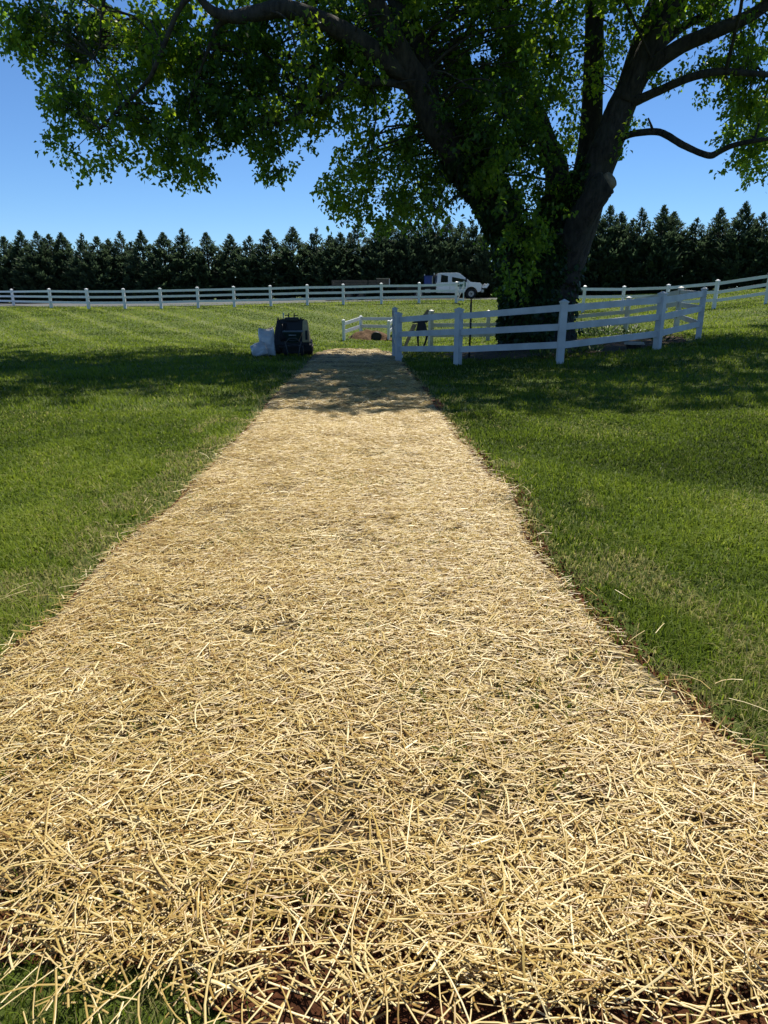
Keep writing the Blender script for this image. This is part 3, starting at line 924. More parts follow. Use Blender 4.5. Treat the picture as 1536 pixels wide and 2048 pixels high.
add_limb('limb', [(1252, 212, 22.0, 15), (1284, 196, 21.6, 15), (1327, 177, 21.2, 14), (1362, 162, 20.9, 13), (1399, 150, 20.6, 13), (1442, 143, 20.3, 12), (1490, 146, 20.0, 10), (1536, 150, 19.8, 8), (1600, 160, 19.5, 5)], 10)
add_limb('limb', [(1228, 285, 21.9, 12), (1246, 274, 21.6, 12), (1272, 266, 21.2, 11), (1313, 263, 20.9, 11), (1335, 271, 20.6, 11), (1360, 287, 20.4, 11), (1390, 302, 20.2, 10), (1408, 309, 20.0, 10), (1424, 311, 19.9, 11), (1440, 302, 19.8, 10), (1465, 291, 19.6, 9), (1500, 283, 19.4, 8), (1545, 276, 19.2, 6), (1610, 262, 19.0, 4)], 10)
add_limb('limb', [(1306, 262, 20.9, 5), (1302, 250, 20.8, 4), (1296, 236, 20.8, 3)], 6)
# sawn stub with a pale cut face
add_limb('limb', [(1130, 530, 21.9, 50), (1152, 460, 21.4, 48), (1178, 410, 21.0, 46), (1200, 378, 20.8, 46), (1216, 364, 20.7, 40)], 16, 0.06, label='stubby sawn off limb')
p_a, p_b = at(1216, 364, 20.7), at(1224, 358, 20.62)
V, F, caps, P, r = limb_mesh([p_a, p_b], [0.25, 0.22], 14, 0.05)
cut = link('cut_face', np_mesh('cut_face', V - TB, [F] + caps, mats=[M['cut_wood']]), tree)
cut['label'] = 'pale sawn wood face'
add_limb('limb', [(1000, 430, 21.6, 9), (960, 400, 21.0, 4), (925, 392, 20.8, 3), (905, 400, 20.7, 2), (880, 425, 20.6, 1.5)], 6)

# --- foliage you can see: clumps (u, v, ru, rv, weight)
BL = [(30, 45, 55, 60, .8), (120, 50, 90, 62, 1), (140, 150, 60, 75, 1), (165, 195, 70, 70, 1), (125, 262, 42, 30, .5), (150, 308, 42, 22, .5), (190, 318, 25, 14, .2),
      (240, 100, 100, 90, 1.2), (235, 235, 70, 50, .8), (215, 290, 60, 30, .4), (350, 70, 90, 85, 1.2), (330, 240, 70, 55, .9), (375, 305, 55, 42, .8), (335, 320, 30, 22, .3), (410, 330, 26, 18, .25),
      (455, 120, 95, 85, 1.3), (430, 215, 80, 62, 1.1), (530, 80, 95, 70, 1.2), (560, 190, 95, 75, 1.3), (515, 255, 60, 42, .8), (560, 300, 55, 40, .7), (580, 350, 35, 26, .35),
      (640, 90, 90, 75, 1.2), (640, 200, 50, 50, .7), (715, 190, 70, 60, 1.1), (730, 290, 65, 55, 1), (690, 350, 55, 40, 1.2), (672, 392, 40, 20, .3), (760, 400, 75, 36, 1.5), (775, 440, 45, 16, .25), (800, 320, 75, 65, 1.2),
      (745, 90, 80, 80, 1.1), (840, 395, 60, 40, 1.2), (830, 60, 80, 70, 1.1), (880, 150, 80, 75, 1.2), (870, 250, 70, 60, 1.1), (900, 340, 60, 45, .9), (945, 200, 80, 85, 1.3), (990, 90, 85, 85, 1.3),
      (1000, 240, 80, 80, 1.3), (955, 290, 70, 60, 1.1), (1055, 150, 70, 90, 1.2), (1080, 40, 85, 60, 1.1), (1045, 300, 60, 70, 1.1), (1000, 370, 45, 55, 1.4), (1060, 400, 45, 60, 1.5), (1105, 430, 40, 55, 1.1), (1050, 470, 40, 45, 1.1), (1130, 360, 30, 50, 1.0),
      (1150, 320, 40, 55, .6), (1145, 130, 50, 70, .7), (1130, 240, 50, 60, .7), (1225, 60, 45, 60, .6), (1215, 140, 35, 50, .45), (1265, 235, 35, 25, .4), (1240, 300, 14, 20, .12), (1300, 150, 35, 30, .25),
      (1290, 25, 50, 30, .45), (1390, 20, 70, 35, .9), (1410, 125, 55, 26, .6), (1470, 110, 60, 38, 1.1), (1515, 170, 55, 45, 1.4), (1455, 190, 40, 26, .35), (1500, 240, 60, 40, 1.2), (1445, 265, 30, 18, .2), (1515, 305, 48, 36, 1.0), (1510, 60, 45, 40, .9), (900, 10, 120, 40, .8), (650, 10, 120, 40, .8), (1010, 470, 35, 50, .9), (1030, 540, 32, 60, .9), (1085, 520, 40, 40, .6)]
HOLES = [(655, 268, 26, 34), (335, 168, 24, 26), (1095, 335, 14, 22), (930, 425, 40, 40), (510, 348, 22, 20), (445, 318, 18, 30), (258, 280, 18, 20), (78, 150, 14, 20), (1085, 135, 12, 16), (620, 355, 25, 40), (1340, 215, 70, 35), (1385, 245, 55, 30)]
def in_blob(u, v, grow=1.0):
    u = np.asarray(u); v = np.asarray(v)
    k = np.zeros(u.shape, bool)
    for (bu, bv, ru, rv, w) in BL:
        k |= ((u - bu) / (ru * grow)) ** 2 + ((v - bv) / (rv * grow)) ** 2 < 1
    for (bu, bv, ru, rv) in HOLES:
        k &= ~(((u - bu) / ru) ** 2 + ((v - bv) / rv) ** 2 < 1)
    return k
def blob_y(u, n):
    """depth of the foliage around the limb that carries it"""
    c = np.interp(u, [0, 200, 400, 600, 800, 1000, 1200, 1400, 1536], [19.0, 18.2, 17.6, 18.2, 19.6, 21.5, 22.6, 21.2, 19.8])
    sp = np.interp(u, [0, 300, 700, 1000, 1200, 1400, 1536], [1.3, 1.6, 2.4, 3.0, 2.8, 1.8, 1.4])
    return c + np.interp(u, [0, 400, 800, 900, 970, 1100, 1140, 1300], [1.0, 1.5, 2.4, 2.0, 0.2, 0.0, 2.0, 1.2]) + RNG.normal(0, 1, n) * sp * 0.6
CL, CW = [], []
for (bu, bv, ru, rv, w) in BL:
    n = int(ru * rv * 0.0150 * w + 6)
    a = RNG.uniform(0, 2 * math.pi, n); q = np.sqrt(RNG.random(n))
    u = bu + ru * q * np.cos(a); v = bv + rv * q * np.sin(a)
    keep = in_blob(u, v)
    u, v = u[keep], v[keep]
    Y = blob_y(u, len(u))
    for k in range(len(u)):
        p = at(u[k], v[k], Y[k])
        # gaps of open sky between the sprays
        if vnoise(p[0] + 11, p[2] * 1.15 + 0.25 * p[1], 0.62) < 0.36: continue
        CL.append(p); CW.append(1.0)
nvis = len(CL)
# --- the rest of the crown, above and beyond the frame: it shades the lawn
CC, CR = np.array([2.8, 24.4, 11.8]), np.array([17.5, 9.4, 6.4])
cand = []
while len(cand) < 4500:
    d = rand_dirs(4000) * (RNG.random((4000, 1)) ** 0.45)
    p = CC + d * CR
    lump = vnoise(p[:, 0], p[:, 1] + p[:, 2] * 0.7, 2.3)
    u, v, z = project(p)
    infr = (u > -20) & (u < 1556) & (v > -25) & (v < 2100)
    ok = ~infr & (lump > 0.455) & (p[:, 2] > 6.5)
    cand += list(p[ok])
UP = np.array(cand[:4500])
CLU = np.concatenate([np.array(CL), UP])
SZ = np.concatenate([np.ones(nvis), np.full(len(UP), 1.5)])

LV, LF, LT = [], [], []
lb = 0
per = 26
N = len(CLU)
twd = rand_dirs(N); twd[:, 2] = -np.abs(twd[:, 2]) * 0.9 - 0.25
twd /= np.linalg.norm(twd, axis=1, keepdims=True)
s = np.tile(np.linspace(0, 1, per), N)
cen = np.repeat(CLU, per, 0) + np.repeat(twd, per, 0) * (s * 0.55 * np.repeat(SZ, per))[:, None] + RNG.normal(0, 0.085, (N * per, 3)) * np.repeat(SZ, per)[:, None]
dirs = rand_dirs(N * per) * 0.8; dirs[:, 2] = dirs[:, 2] * 0.7 - 0.5
szl = np.repeat(SZ, per) * RNG.uniform(0.65, 1.25, N * per)
V, F = leaves(cen, dirs, 0.142 * szl, 0.094 * szl, RNG.uniform(0.05, 0.28, N * per), RNG.uniform(-1.2, 1.2, N * per))
ct = np.repeat(np.clip(0.15 + 0.6 * vnoise(CLU[:, 0] + 40, CLU[:, 2] * 1.3 + CLU[:, 1] * 0.5, 1.3) + RNG.normal(0.0, 0.14, N), 0, 1), per)
t = np.clip(ct + RNG.normal(0, 0.14, N * per), 0, 1)
crown = link('crown', np_mesh('crown', V - TB, F, np.repeat(t, 4), mats=[M['leaf']]), tree)
crown['kind'] = 'stuff'

# --- branchlets from the limbs out to the leaf clumps
allP = np.concatenate([p for p, r_ in PATHS[1:]]); allR = np.concatenate([r_ for p, r_ in PATHS[1:]])
tw = MB()
sel = RNG.permutation(nvis)[:900]
for i in list(sel) + list(nvis + RNG.permutation(len(UP))[:260]):
    c = CLU[i]
    d = np.linalg.norm(allP - c, axis=1)
    j = int(np.argmin(d + np.maximum(0, allP[:, 2] - c[2]) * 0.3))
    if d[j] > 6 or d[j] < 0.4: continue
    a = allP[j]
    mid = (a + c) / 2 + RNG.normal(0, 0.10, 3) * d[j] + np.array([0, 0, 0.10 * d[j]])
    mu, mv, _z = project(np.stack([mid, (mid + c) / 2, (mid + a) / 2]))
    if i < nvis and not in_blob(mu, mv).all(): continue
    rr = min(0.010 + 0.010 * d[j], allR[j] * 0.6)
    Pp, rp = smooth_path([a, mid, c, c + twd[i] * 0.4], [rr, rr * 0.7, 0.010, 0.005], 3)
    tw.tube([Vector(q - TB) for q in Pp], list(rp), 5, cap=False)
tw_o = tw.build('branchlets', M['bark'], tree)
tw_o['kind'] = 'stuff'

# --- ivy on the trunk and lower limbs
IV, IF_, IT = [], [], []
ib = 0
def add_ivy(P, r, i0, i1, n, out=0.10, size=0.15, side=None):
    global ib
    k = RNG.uniform(i0, i1, n)
    ki = np.clip(k.astype(int), 0, len(P) - 2); fr = (k - ki)[:, None]
    c = P[ki] * (1 - fr) + P[ki + 1] * fr
    rad = r[ki]
    t_ = P[ki + 1] - P[ki]; t_ /= np.linalg.norm(t_, axis=1, keepdims=True)
    d = rand_dirs(n)
    d -= t_ * (d * t_).sum(1, keepdims=True); d /= np.linalg.norm(d, axis=1, keepdims=True)
    lump = vnoise(c[:, 0] * 2 + d[:, 0] * 2, c[:, 2] * 1.5 + d[:, 1], 0.6)
    pos = c + d * (rad * 1.0 + lump * out * 2.2 * RNG.random(n))[:, None]
    dr = d * 0.7 + rand_dirs(n) * 0.5 + np.array([0, 0, -0.8])
    sz = size * RNG.uniform(0.6, 1.3, n)
    V, F = leaves(pos, dr, sz, sz * 0.8, RNG.uniform(0, 0.2, n), RNG.uniform(-0.8, 0.8, n))
    if side is not None:
        u, v, z = project(pos)
        keep = np.repeat(side(u, v), 4)
        fk = keep.reshape(-1, 4)[:, 0]
        F = np.concatenate([F[:n][fk], F[n:][fk]])
    IV.append(V); IF_.append(F + ib); IT.append(np.repeat(np.clip(RNG.normal(0.4, 0.25, n), 0, 1), 4)); ib += len(V)
bare_right = lambda u, v: (u < 1118 + (600 - v) * 0.18) | (RNG.random(len(u)) < 0.12)
add_ivy(*PATHS[0], 6, len(PATHS[0][0]) - 1, 9000, 0.12, 0.16, bare_right)
add_ivy(*PATHS[1], 0, 20, 4200, 0.10, 0.16)
add_ivy(*PATHS[8], 0, 10, 1500, 0.08, 0.15)
add_ivy(*PATHS[9], 0, 10, 1500, 0.08, 0.15)
add_ivy(*PATHS[10], 0, 16, 2200, 0.12, 0.15, lambda u, v: (u < 1130 + (560 - v) * 0.22))
ivy = link('ivy', np_mesh('ivy', np.concatenate(IV) - TB, np.concatenate(IF_), np.concatenate(IT), mats=[M['ivy']]), tree)
ivy['kind'] = 'stuff'

# ------------------------------------------------------------------ planting bed under the tree
Vb = []
nb = 40
for k in range(nb):
    a = k / nb * 2 * math.pi
    for q in np.linspace(0, 1, 6):
        rr = q * (1 + 0.10 * math.sin(3 * a + 1) + 0.06 * math.sin(7 * a))
        Vb.append((BED_C[0] + 3.6 * rr * math.cos(a), 21.2 + 4.2 * rr * math.sin(a), 0))
Vb = np.array(Vb); Vb[:, 2] = H(Vb[:, 0], Vb[:, 1]) + 0.012
Fb = np.array([(k * 6 + q, ((k + 1) % nb) * 6 + q, ((k + 1) % nb) * 6 + q + 1, k * 6 + q + 1) for k in range(nb) for q in range(5)])
tag(link('mulch_bed', np_mesh('mulch_bed', Vb, Fb, mats=[M['mulch']], smooth=True)), 'dry mulch and bare soil ringed by the tree fence', 'mulch', kind='structure')

def plant(u, v, spread, height, n, L, label, name='bed_plant', wfac=0.3, tmin=0.2, tmax=0.9):
    g = ground_at(u, v)
    root = thing(name, label, 'plant', g)
    a = RNG.uniform(0, 2 * math.pi, n); q = np.sqrt(RNG.random(n)) * spread
    base = np.stack([np.cos(a) * q * 0.9, np.sin(a) * q * 0.9, RNG.random(n) * height * (1 - 0.6 * (q / spread) ** 2)], 1)
    d = np.stack([np.cos(a) * 0.7, np.sin(a) * 0.7, RNG.uniform(0.15, 1.2, n)], 1) + rand_dirs(n) * 0.3
    sz = L * RNG.uniform(0.6, 1.3, n)
    V, F = leaves(base, d, sz, sz * wfac, RNG.uniform(0.05, 0.3, n), RNG.uniform(-0.5, 0.5, n))
    o = link('foliage', np_mesh('foliage', V, F, np.repeat(RNG.uniform(tmin, tmax, n), 4), mats=[M['plant']]), root)
    o['kind'] = 'stuff'
    for k in range(5):
        b = base[k]
        MB().tube([(b[0] * 0.3, b[1] * 0.3, -0.03), (b[0], b[1], b[2] + 0.05)], 0.008, 5).build('stem', M['plant'], root)
    return root
plant(1093, 716, 0.45, 0.25, 60, 0.34, 'fresh green grassy clump just left of the near middle fence post', wfac=0.14, tmin=.5, tmax=1)
plant(1148, 708, 0.40, 0.22, 60, 0.20, 'pale sprouting plant just right of the near middle fence post')
plant(1187, 705, 0.40, 0.2, 50, 0.18, 'yellowish leafy plant between the near middle post and the pale stone', tmin=.6, tmax=1)
plant(1165, 674, 0.9, 0.5, 240, 0.20, 'wide dark shrub against the foot of the trunk', name='shrub', tmin=0, tmax=.35)
plant(1215, 674, 0.9, 0.36, 200, 0.18, 'low dark shrub in front of the back fence rails', name='shrub', tmin=0, tmax=.35)
plant(1268, 676, 0.6, 0.34, 120, 0.18, 'small upright green shrub beside the right back fence post', name='shrub', tmin=0, tmax=.5)
plant(1320, 682, 0.5, 0.18, 50, 0.18, 'thin weedy plant in the bed by the right front post', tmin=0, tmax=.6)

# stump with a pale top
g = ground_at(1267, 697)
st = thing('stump', 'small dark stump with a pale flat top under the tree fence', 'stump', g)
MB().cyl((0, 0, 0.03), 0.17, 0.16, n=14, r2=0.19).build('base', M['bark'], st)
V, F, caps, P, r = limb_mesh([(0, 0, 0.108), (0, 0, 0.16)], [0.26, 0.24], 14, 0.05)
link('top', np_mesh('top', V, [F] + caps, mats=[M['stone']]), st)

# thin black rod by the fence
g = ground_at(938, 716)
rod = thing('garden_stake', 'tall thin black rod standing in front of the tree fence', 'rod', g)
top = at(938, 597, g[1])
hh = top[2] - g[2]
MB().tube([(0, 0, -0.1), (0.01, 0, hh * 0.5), (0, 0, hh - 0.12)], 0.028, 8).build('shaft', M['dark_metal'], rod)
MB().tube([(0, 0, hh - 0.12), (0, 0, hh)], [0.026, 0.02], 8).build('tip', M['rust'], rod)

# dirt mound with a dark pipe mouth, in the pen
g = ground_at(738, 677)
md = thing('dirt_mound', 'low brown dirt mound with a dark hollow inside the small pen', 'mound', g)
Vm = []
nn = 28
for i in range(nn + 1):
    for j in range(nn + 1):
        x = (i / nn - 0.5) * 2.3; y = (j / nn - 0.5) * 1.7
        e = max(0, 1 - (x / 1.12) ** 2 - (y / 0.82) ** 2)
        z = 0.40 * e ** 0.7 * (0.75 + 0.5 * float(vnoise(x + 9, y + 4, 0.28))) - 0.02
        hole = math.exp(-(((x - 0.35) / 0.35) ** 2 + ((y + 0.55) / 0.28) ** 2))
        z -= 0.30 * hole
        Vm.append((x, y, z))
Fm = np.array([(i * (nn + 1) + j, (i + 1) * (nn + 1) + j, (i + 1) * (nn + 1) + j + 1, i * (nn + 1) + j + 1) for i in range(nn) for j in range(nn)])
link('heap', np_mesh('heap', np.array(Vm), Fm, mats=[M['mound']], smooth=False), md)
ring = MB()
ring.tube([(0.38 + 0.24 * math.cos(a), -0.52, 0.13 + 0.19 * math.sin(a)) for a in np.linspace(0, 2 * math.pi, 17)], 0.035, 6)
ring.build('pipe_rim', M['dark_metal'], md)
MB().cyl((0.38, -0.36, 0.13), 0.22, 0.3, 'Y', 16).build('pipe_mouth', M['black_plastic'], md)

# ------------------------------------------------------------------ mini skid steer, spreader, bags
g = ground_at(585, 703)
g = np.array([at(586, 703, 22.6)[0], 22.6, 0]); g[2] = h1(g[0], g[1])
sk = thing('mini_loader', 'black and tan stand on mini track loader parked at the straw end', 'loader', g, R(4))
def track(sx):
    b = MB()
    prof = [(-0.75, 0.16), (-0.62, 0.03), (-0.45, 0.0), (0.45, 0.0), (0.62, 0.03), (0.78, 0.2), (0.74, 0.36), (0.5, 0.45), (-0.3, 0.40), (-0.68, 0.34)]
    bm = b.bm
    x0, x1 = sx * 0.30, sx * 0.56
    a = [bm.verts.new((x0, p, z)) for p, z in prof]; c = [bm.verts.new((x1, p, z)) for p, z in prof]
    bm.faces.new(a); bm.faces.new(c[::-1])
    for i in range(len(prof)):
        j = (i + 1) % len(prof)
        bm.faces.new((a[i], a[j], c[j], c[i]))
    o = b.build('track', M['rubber'], sk, bevel=0.02)
    for k in range(11):
        y = -0.6 + k * 0.12
        MB().box((sx * 0.43, y, -0.005), (0.27, 0.05, 0.03)).build('lug', M['rubber'], o)
    for y in (-0.45, 0, 0.45):
        MB().cyl((sx * 0.57, y, 0.17), 0.11, 0.03, 'X', 14).build('roller', M['dark_metal'], o)
sk.scale = (1.12, 1.0, 1.0)
track(-1); track(1)
b = MB()   # tapered body seen from behind: wide foot, narrower top
b.hull([(-0.50, -0.62, 0.30), (0.50, -0.62, 0.30), (0.50, 0.6, 0.30), (-0.50, 0.6, 0.30), (-0.34, -0.34, 1.12), (0.40, -0.34, 1.12), (0.40, 0.4, 1.05), (-0.34, 0.4, 1.05)],
       [(0, 1, 5, 4), (1, 2, 6, 5), (2, 3, 7, 6), (3, 0, 4, 7), (4, 5, 6, 7), (3, 2, 1, 0)])
b.build('body', M['black_plastic'], sk, bevel=0.03)
MB().box((0, -0.1, 0.20), (0.58, 1.1, 0.24)).build('dark_gap_fill', M['black_plastic'], sk)  # black block added to darken the gap between the tracks
b = MB()   # tan arm and side cover on the right
b.hull([(0.30, -0.66, 0.42), (0.52, -0.66, 0.42), (0.52, 0.5, 0.42), (0.36, 0.5, 0.42), (0.33, -0.42, 1.08), (0.46, -0.42, 1.10), (0.44, 0.4, 1.04), (0.36, 0.4, 1.04)],
       [(0, 1, 5, 4), (1, 2, 6, 5), (2, 3, 7, 6), (3, 0, 4, 7), (4, 5, 6, 7), (3, 2, 1, 0)])
b.build('side_cover', M['tan_paint'], sk, bevel=0.02)
MB().box((0.43, -0.64, 0.64), (0.06, 0.08, 0.28)).build('cover_slot', M['black_plastic'], sk)
b = MB()
b.hull([(-0.52, -0.6, 0.42), (-0.42, -0.6, 0.42), (-0.42, 0.5, 0.42), (-0.52, 0.5, 0.42), (-0.40, -0.38, 1.08), (-0.32, -0.38, 1.12), (-0.32, 0.4, 1.04), (-0.38, 0.4, 1.04)],
       [(0, 1, 5, 4), (1, 2, 6, 5), (2, 3, 7, 6), (3, 0, 4, 7), (4, 5, 6, 7), (3, 2, 1, 0)])
b.build('lift_arm', M['dark_metal'], sk, bevel=0.015)
MB().box((0.02, -0.36, 1.12), (0.40, 0.24, 0.10)).build('control_console', M['black_plastic'], sk, bevel=0.02)
for x in (-0.06, 0.09):
    b = MB()
    b.tube([(x, -0.36, 1.15), (x + 0.005, -0.36, 1.30)], 0.016, 8)
    s_ = -1 if x < 0 else 1
    b.tube([(x, -0.36, 1.235), (x + s_ * 0.11, -0.36, 1.225)], 0.014, 8)
    b.build('control_lever', M['dark_metal'], sk)
b = MB(); b.tube([(-0.22, -0.3, 1.12), (-0.215, -0.3, 1.22), (-0.205, -0.3, 1.27), (-0.22, -0.3, 1.31)], [0.014, 0.016, 0.022, 0.016], 8)
b.build('lift_lever', M['pale_plastic'], sk)
for x in (-0.37, 0.27):
    MB().hull([(x - 0.04, -0.3, 1.08), (x + 0.04, -0.3, 1.08), (x + 0.04, -0.2, 1.08), (x - 0.04, -0.2, 1.08), (x - 0.01, -0.28, 1.20), (x + 0.01, -0.28, 1.20), (x + 0.01, -0.22, 1.20), (x - 0.01, -0.22, 1.20)],
              [(0, 1, 5, 4), (1, 2, 6, 5), (2, 3, 7, 6), (3, 0, 4, 7), (4, 5, 6, 7), (3, 2, 1, 0)])
    b = MB(); b.tube([(x, -0.25, 1.06), (x, -0.25, 1.17)], [0.035, 0.012], 8); b.build('arm_pin', M['dark_metal'], sk)
for k in range(4):
    b = MB(); x = -0.30 + k * 0.05
    b.tube([(x, -0.42, 1.0), (x + 0.03, -0.52, 0.8), (x - 0.04, -0.58, 0.6), (x + 0.02, -0.60, 0.45)], 0.013, 6)
    b.build('hose', M['dark_metal'], sk)
MB().box((0, -0.72, 0.30), (0.7, 0.22, 0.05)).build('platform', M['dark_metal'], sk)

g2 = np.array([at(588, 708, 21.2)[0], 21.2, 0]); g2[2] = h1(g2[0], g2[1])
sp = thing('spreader', 'dark green push spreader standing against the mini loader', 'spreader', g2, R(3))
b = MB()
b.hull([(-0.14, -0.12, 0.40), (0.14, -0.12, 0.40), (0.14, 0.12, 0.40), (-0.14, 0.12, 0.40), (-0.29, -0.24, 0.72), (0.29, -0.24, 0.72), (0.29, 0.24, 0.72), (-0.29, 0.24, 0.72)],
       [(0, 1, 5, 4), (1, 2, 6, 5), (2, 3, 7, 6), (3, 0, 4, 7), (4, 5, 6, 7), (3, 2, 1, 0)])
b.build('hopper', M['green_plastic'], sp, bevel=0.02)
MB().box((0, 0, 0.73), (0.62, 0.52, 0.035)).build('hopper_lip', M['green_plastic'], sp, bevel=0.01)
for x in (-0.25, 0.25):
    b = MB(); b.cyl((x, 0, 0.15), 0.15, 0.09, 'X', 18); w = b.build('wheel', M['rubber'], sp, bevel=0.015)
    MB().cyl((x, 0, 0.15), 0.07, 0.10, 'X', 14).build('hub', M['dark_metal'], w)
    b = MB(); b.tube([(x * 0.6, -0.27, 0.0), (x * 0.85, -0.18, 0.34), (x, -0.10, 0.45)], 0.013, 8); b.build('leg', M['dull_steel'], sp)
b = MB(); b.tube([(-0.24, -0.12, 0.40), (-0.10, -0.27, 0.55), (0.10, -0.27, 0.55), (0.24, -0.12, 0.40)], 0.014, 8); b.build('handle_frame', M['dull_steel'], sp)
b = MB(); b.tube([(-0.11, -0.29, 0.64), (0.11, -0.29, 0.64)], 0.013, 8); b.build('handle_grip', M['steel'], sp)
b = MB(); b.tube([(-0.11, -0.28, 0.50), (0, -0.30, 0.48), (0.11, -0.28, 0.50)], 0.011, 8); b.build('crossbar', M['dull_steel'], sp)
MB().cyl((0, 0, 0.32), 0.16, 0.03, n=18).build('spinner', M['dark_metal'], sp)

def bag_mesh(w, h, d, seed):
    rs = np.random.default_rng(seed)
    nu, nv = 26, 20
    V = []
    for j in range(nv + 1):
        v = j / nv
        for i in range(nu):
            a = i / nu * 2 * math.pi
            ca, sa = math.cos(a), math.sin(a)
            pin = (math.sin(math.pi * min(max(v, 0.02), 0.98))) ** 0.35
            bulge = 1 + 0.10 * math.sin(3 * v * math.pi + seed) + 0.05 * math.sin(5 * a + seed + 4 * v)
            x = math.copysign(abs(ca) ** 0.6, ca) * w / 2 * (0.93 + 0.07 * pin) * (1 + 0.04 * math.sin(9 * v + seed))
            y = math.copysign(abs(sa) ** 0.8, sa) * d / 2 * pin * bulge
            cr = 0.018 * math.sin(7 * a + 9 * v + seed) * math.sin(5 * v * math.pi + 2 * a) + rs.normal(0, 0.006)
            V.append((x * (1 + cr * 2), y + cr * 1.5, v * h * (1 + 0.05 * math.sin(2 * a + seed) * v)))
    F = np.array([(j * nu + i, j * nu + (i + 1) % nu, (j + 1) * nu + (i + 1) % nu, (j + 1) * nu + i) for j in range(nv) for i in range(nu)])
    caps = [np.arange(nu)[::-1][None, :], (np.arange(nu) + nv * nu)[None, :]]
    return np_mesh('bag', np.array(V), [F] + caps, mats=[M['bag']], smooth=True)
gb = np.array([at(536, 710, 20.8)[0], 20.8, 0]); gb[2] = h1(gb[0], gb[1])
o = link('seed_bag', bag_mesh(0.46, 0.80, 0.24, 1), None, gb)
o.rotation_euler = (R(-6), R(-2), R(8))
tag(o, 'tall full white plastic bag standing upright beside the mini loader', 'bag', 'white bags by the loader')
gb = np.array([at(521, 711, 20.35)[0], 20.35, 0]); gb[2] = h1(gb[0], gb[1])
o = link('seed_bag', bag_mesh(0.46, 0.38, 0.34, 4), None, gb + np.array([0.02, 0, 0.03]))
o.rotation_euler = (R(-30), R(-16), R(14))
tag(o, 'short slumped white plastic bag leaning over in front of the upright one', 'bag', 'white bags by the loader')

# small scraps on the ground
g = ground_at(801, 719)
o = link('paper_scrap', np_mesh('paper_scrap', np.array([(-.07, -.05, 0), (.06, -.06, .02), (.08, .05, .09), (-.05, .06, .07), (0, 0, .10)]), np.array([(0, 1, 4), (1, 2, 4), (2, 3, 4), (3, 0, 4)]), mats=[M['paper']]), None, g + np.array([0, 0, 0.04]))
tag(o, 'small crumpled white scrap on the straw beside the fence end post', 'litter')

# dark legged contraption behind the fence: a barrow tipped on end
gc = np.array([at(838, 688, 25.5)[0], 25.5, 0]); gc[2] = h1(gc[0], gc[1])
wb = thing('garden_barrow', 'dark legged barrow tipped on end with tan boards behind the white fence', 'barrow', gc, R(-6))
b = MB()
b.hull([(-0.14, -0.16, 0.55), (0.34, -0.16, 0.55), (0.34, 0.14, 0.55), (-0.14, 0.14, 0.55), (-0.06, -0.10, 1.02), (0.22, -0.10, 1.02), (0.22, 0.10, 1.02), (-0.06, 0.10, 1.02)],
       [(0, 1, 5, 4), (1, 2, 6, 5), (2, 3, 7, 6), (3, 0, 4, 7), (4, 5, 6, 7), (3, 2, 1, 0)])
b.build('tray', M['black_plastic'], wb, bevel=0.02)
b = MB()
b.hull([(-0.30, -0.10, 1.00), (0.30, -0.10, 1.02), (0.30, 0.10, 1.02), (-0.30, 0.10, 1.00), (-0.02, -0.08, 1.16), (0.33, -0.08, 1.14), (0.33, 0.08, 1.14), (-0.02, 0.08, 1.16)],
       [(0, 1, 5, 4), (1, 2, 6, 5), (2, 3, 7, 6), (3, 0, 4, 7), (4, 5, 6, 7), (3, 2, 1, 0)])
b.build('lip', M['dark_metal'], wb, bevel=0.015)
b = MB()
b.hull([(-0.02, -0.12, 1.12), (0.36, -0.12, 1.10), (0.38, 0.10, 1.20), (0.0, 0.10, 1.16), (0.24, -0.04, 1.42), (0.33, -0.04, 1.36), (0.36, 0.06, 1.30), (0.22, 0.06, 1.40)],
       [(0, 1, 5, 4), (1, 2, 6, 5), (2, 3, 7, 6), (3, 0, 4, 7), (4, 5, 6, 7), (3, 2, 1, 0)])
b.build('hood', M['steel'], wb, bevel=0.02)
MB().hull([(0, 0, 0)] * 0 or [(0.12, -0.14, 1.26), (0.20, -0.14, 1.24), (0.36, -0.10, 1.47), (0.30, -0.10, 1.49), (0.12, -0.10, 1.26), (0.20, -0.10, 1.24), (0.36, -0.06, 1.47), (0.30, -0.06, 1.49)],
          [(0, 1, 2, 3), (7, 6, 5, 4), (0, 4, 5, 1), (1, 5, 6, 2), (2, 6, 7, 3), (3, 7, 4, 0)])
b = MB()
b.hull([(0.10, -0.15, 1.24), (0.20, -0.15, 1.20), (0.36, -0.11, 1.44), (0.28, -0.11, 1.48), (0.10, -0.11, 1.24), (0.20, -0.11, 1.20), (0.36, -0.07, 1.44), (0.28, -0.07, 1.48)],
       [(0, 1, 2, 3), (7, 6, 5, 4), (0, 4, 5, 1), (1, 5, 6, 2), (2, 6, 7, 3), (3, 7, 4, 0)])
b.build('board', M['tan_wood'], wb)
b = MB()
b.hull([(-0.62, -0.20, 0.0), (-0.52, -0.20, 0.0), (-0.06, -0.20, 0.98), (-0.24, -0.20, 0.98), (-0.62, -0.14, 0.0), (-0.52, -0.14, 0.0), (-0.06, -0.14, 0.98), (-0.24, -0.14, 0.98)],
       [(0, 1, 2, 3), (7, 6, 5, 4), (0, 4, 5, 1), (1, 5, 6, 2), (2, 6, 7, 3), (3, 7, 4, 0)])
b.build('board', M['tan_wood'], wb)
for x0, x1 in ((-0.05, 0.0), (0.30, 0.10)):
    b = MB(); b.tube([(x0, 0, 0.60), (x0 * 0.8, -0.02, 0.34), (x1, -0.05, 0.0)], [0.05, 0.035, 0.03], 8); b.build('leg', M['dark_metal'], wb)

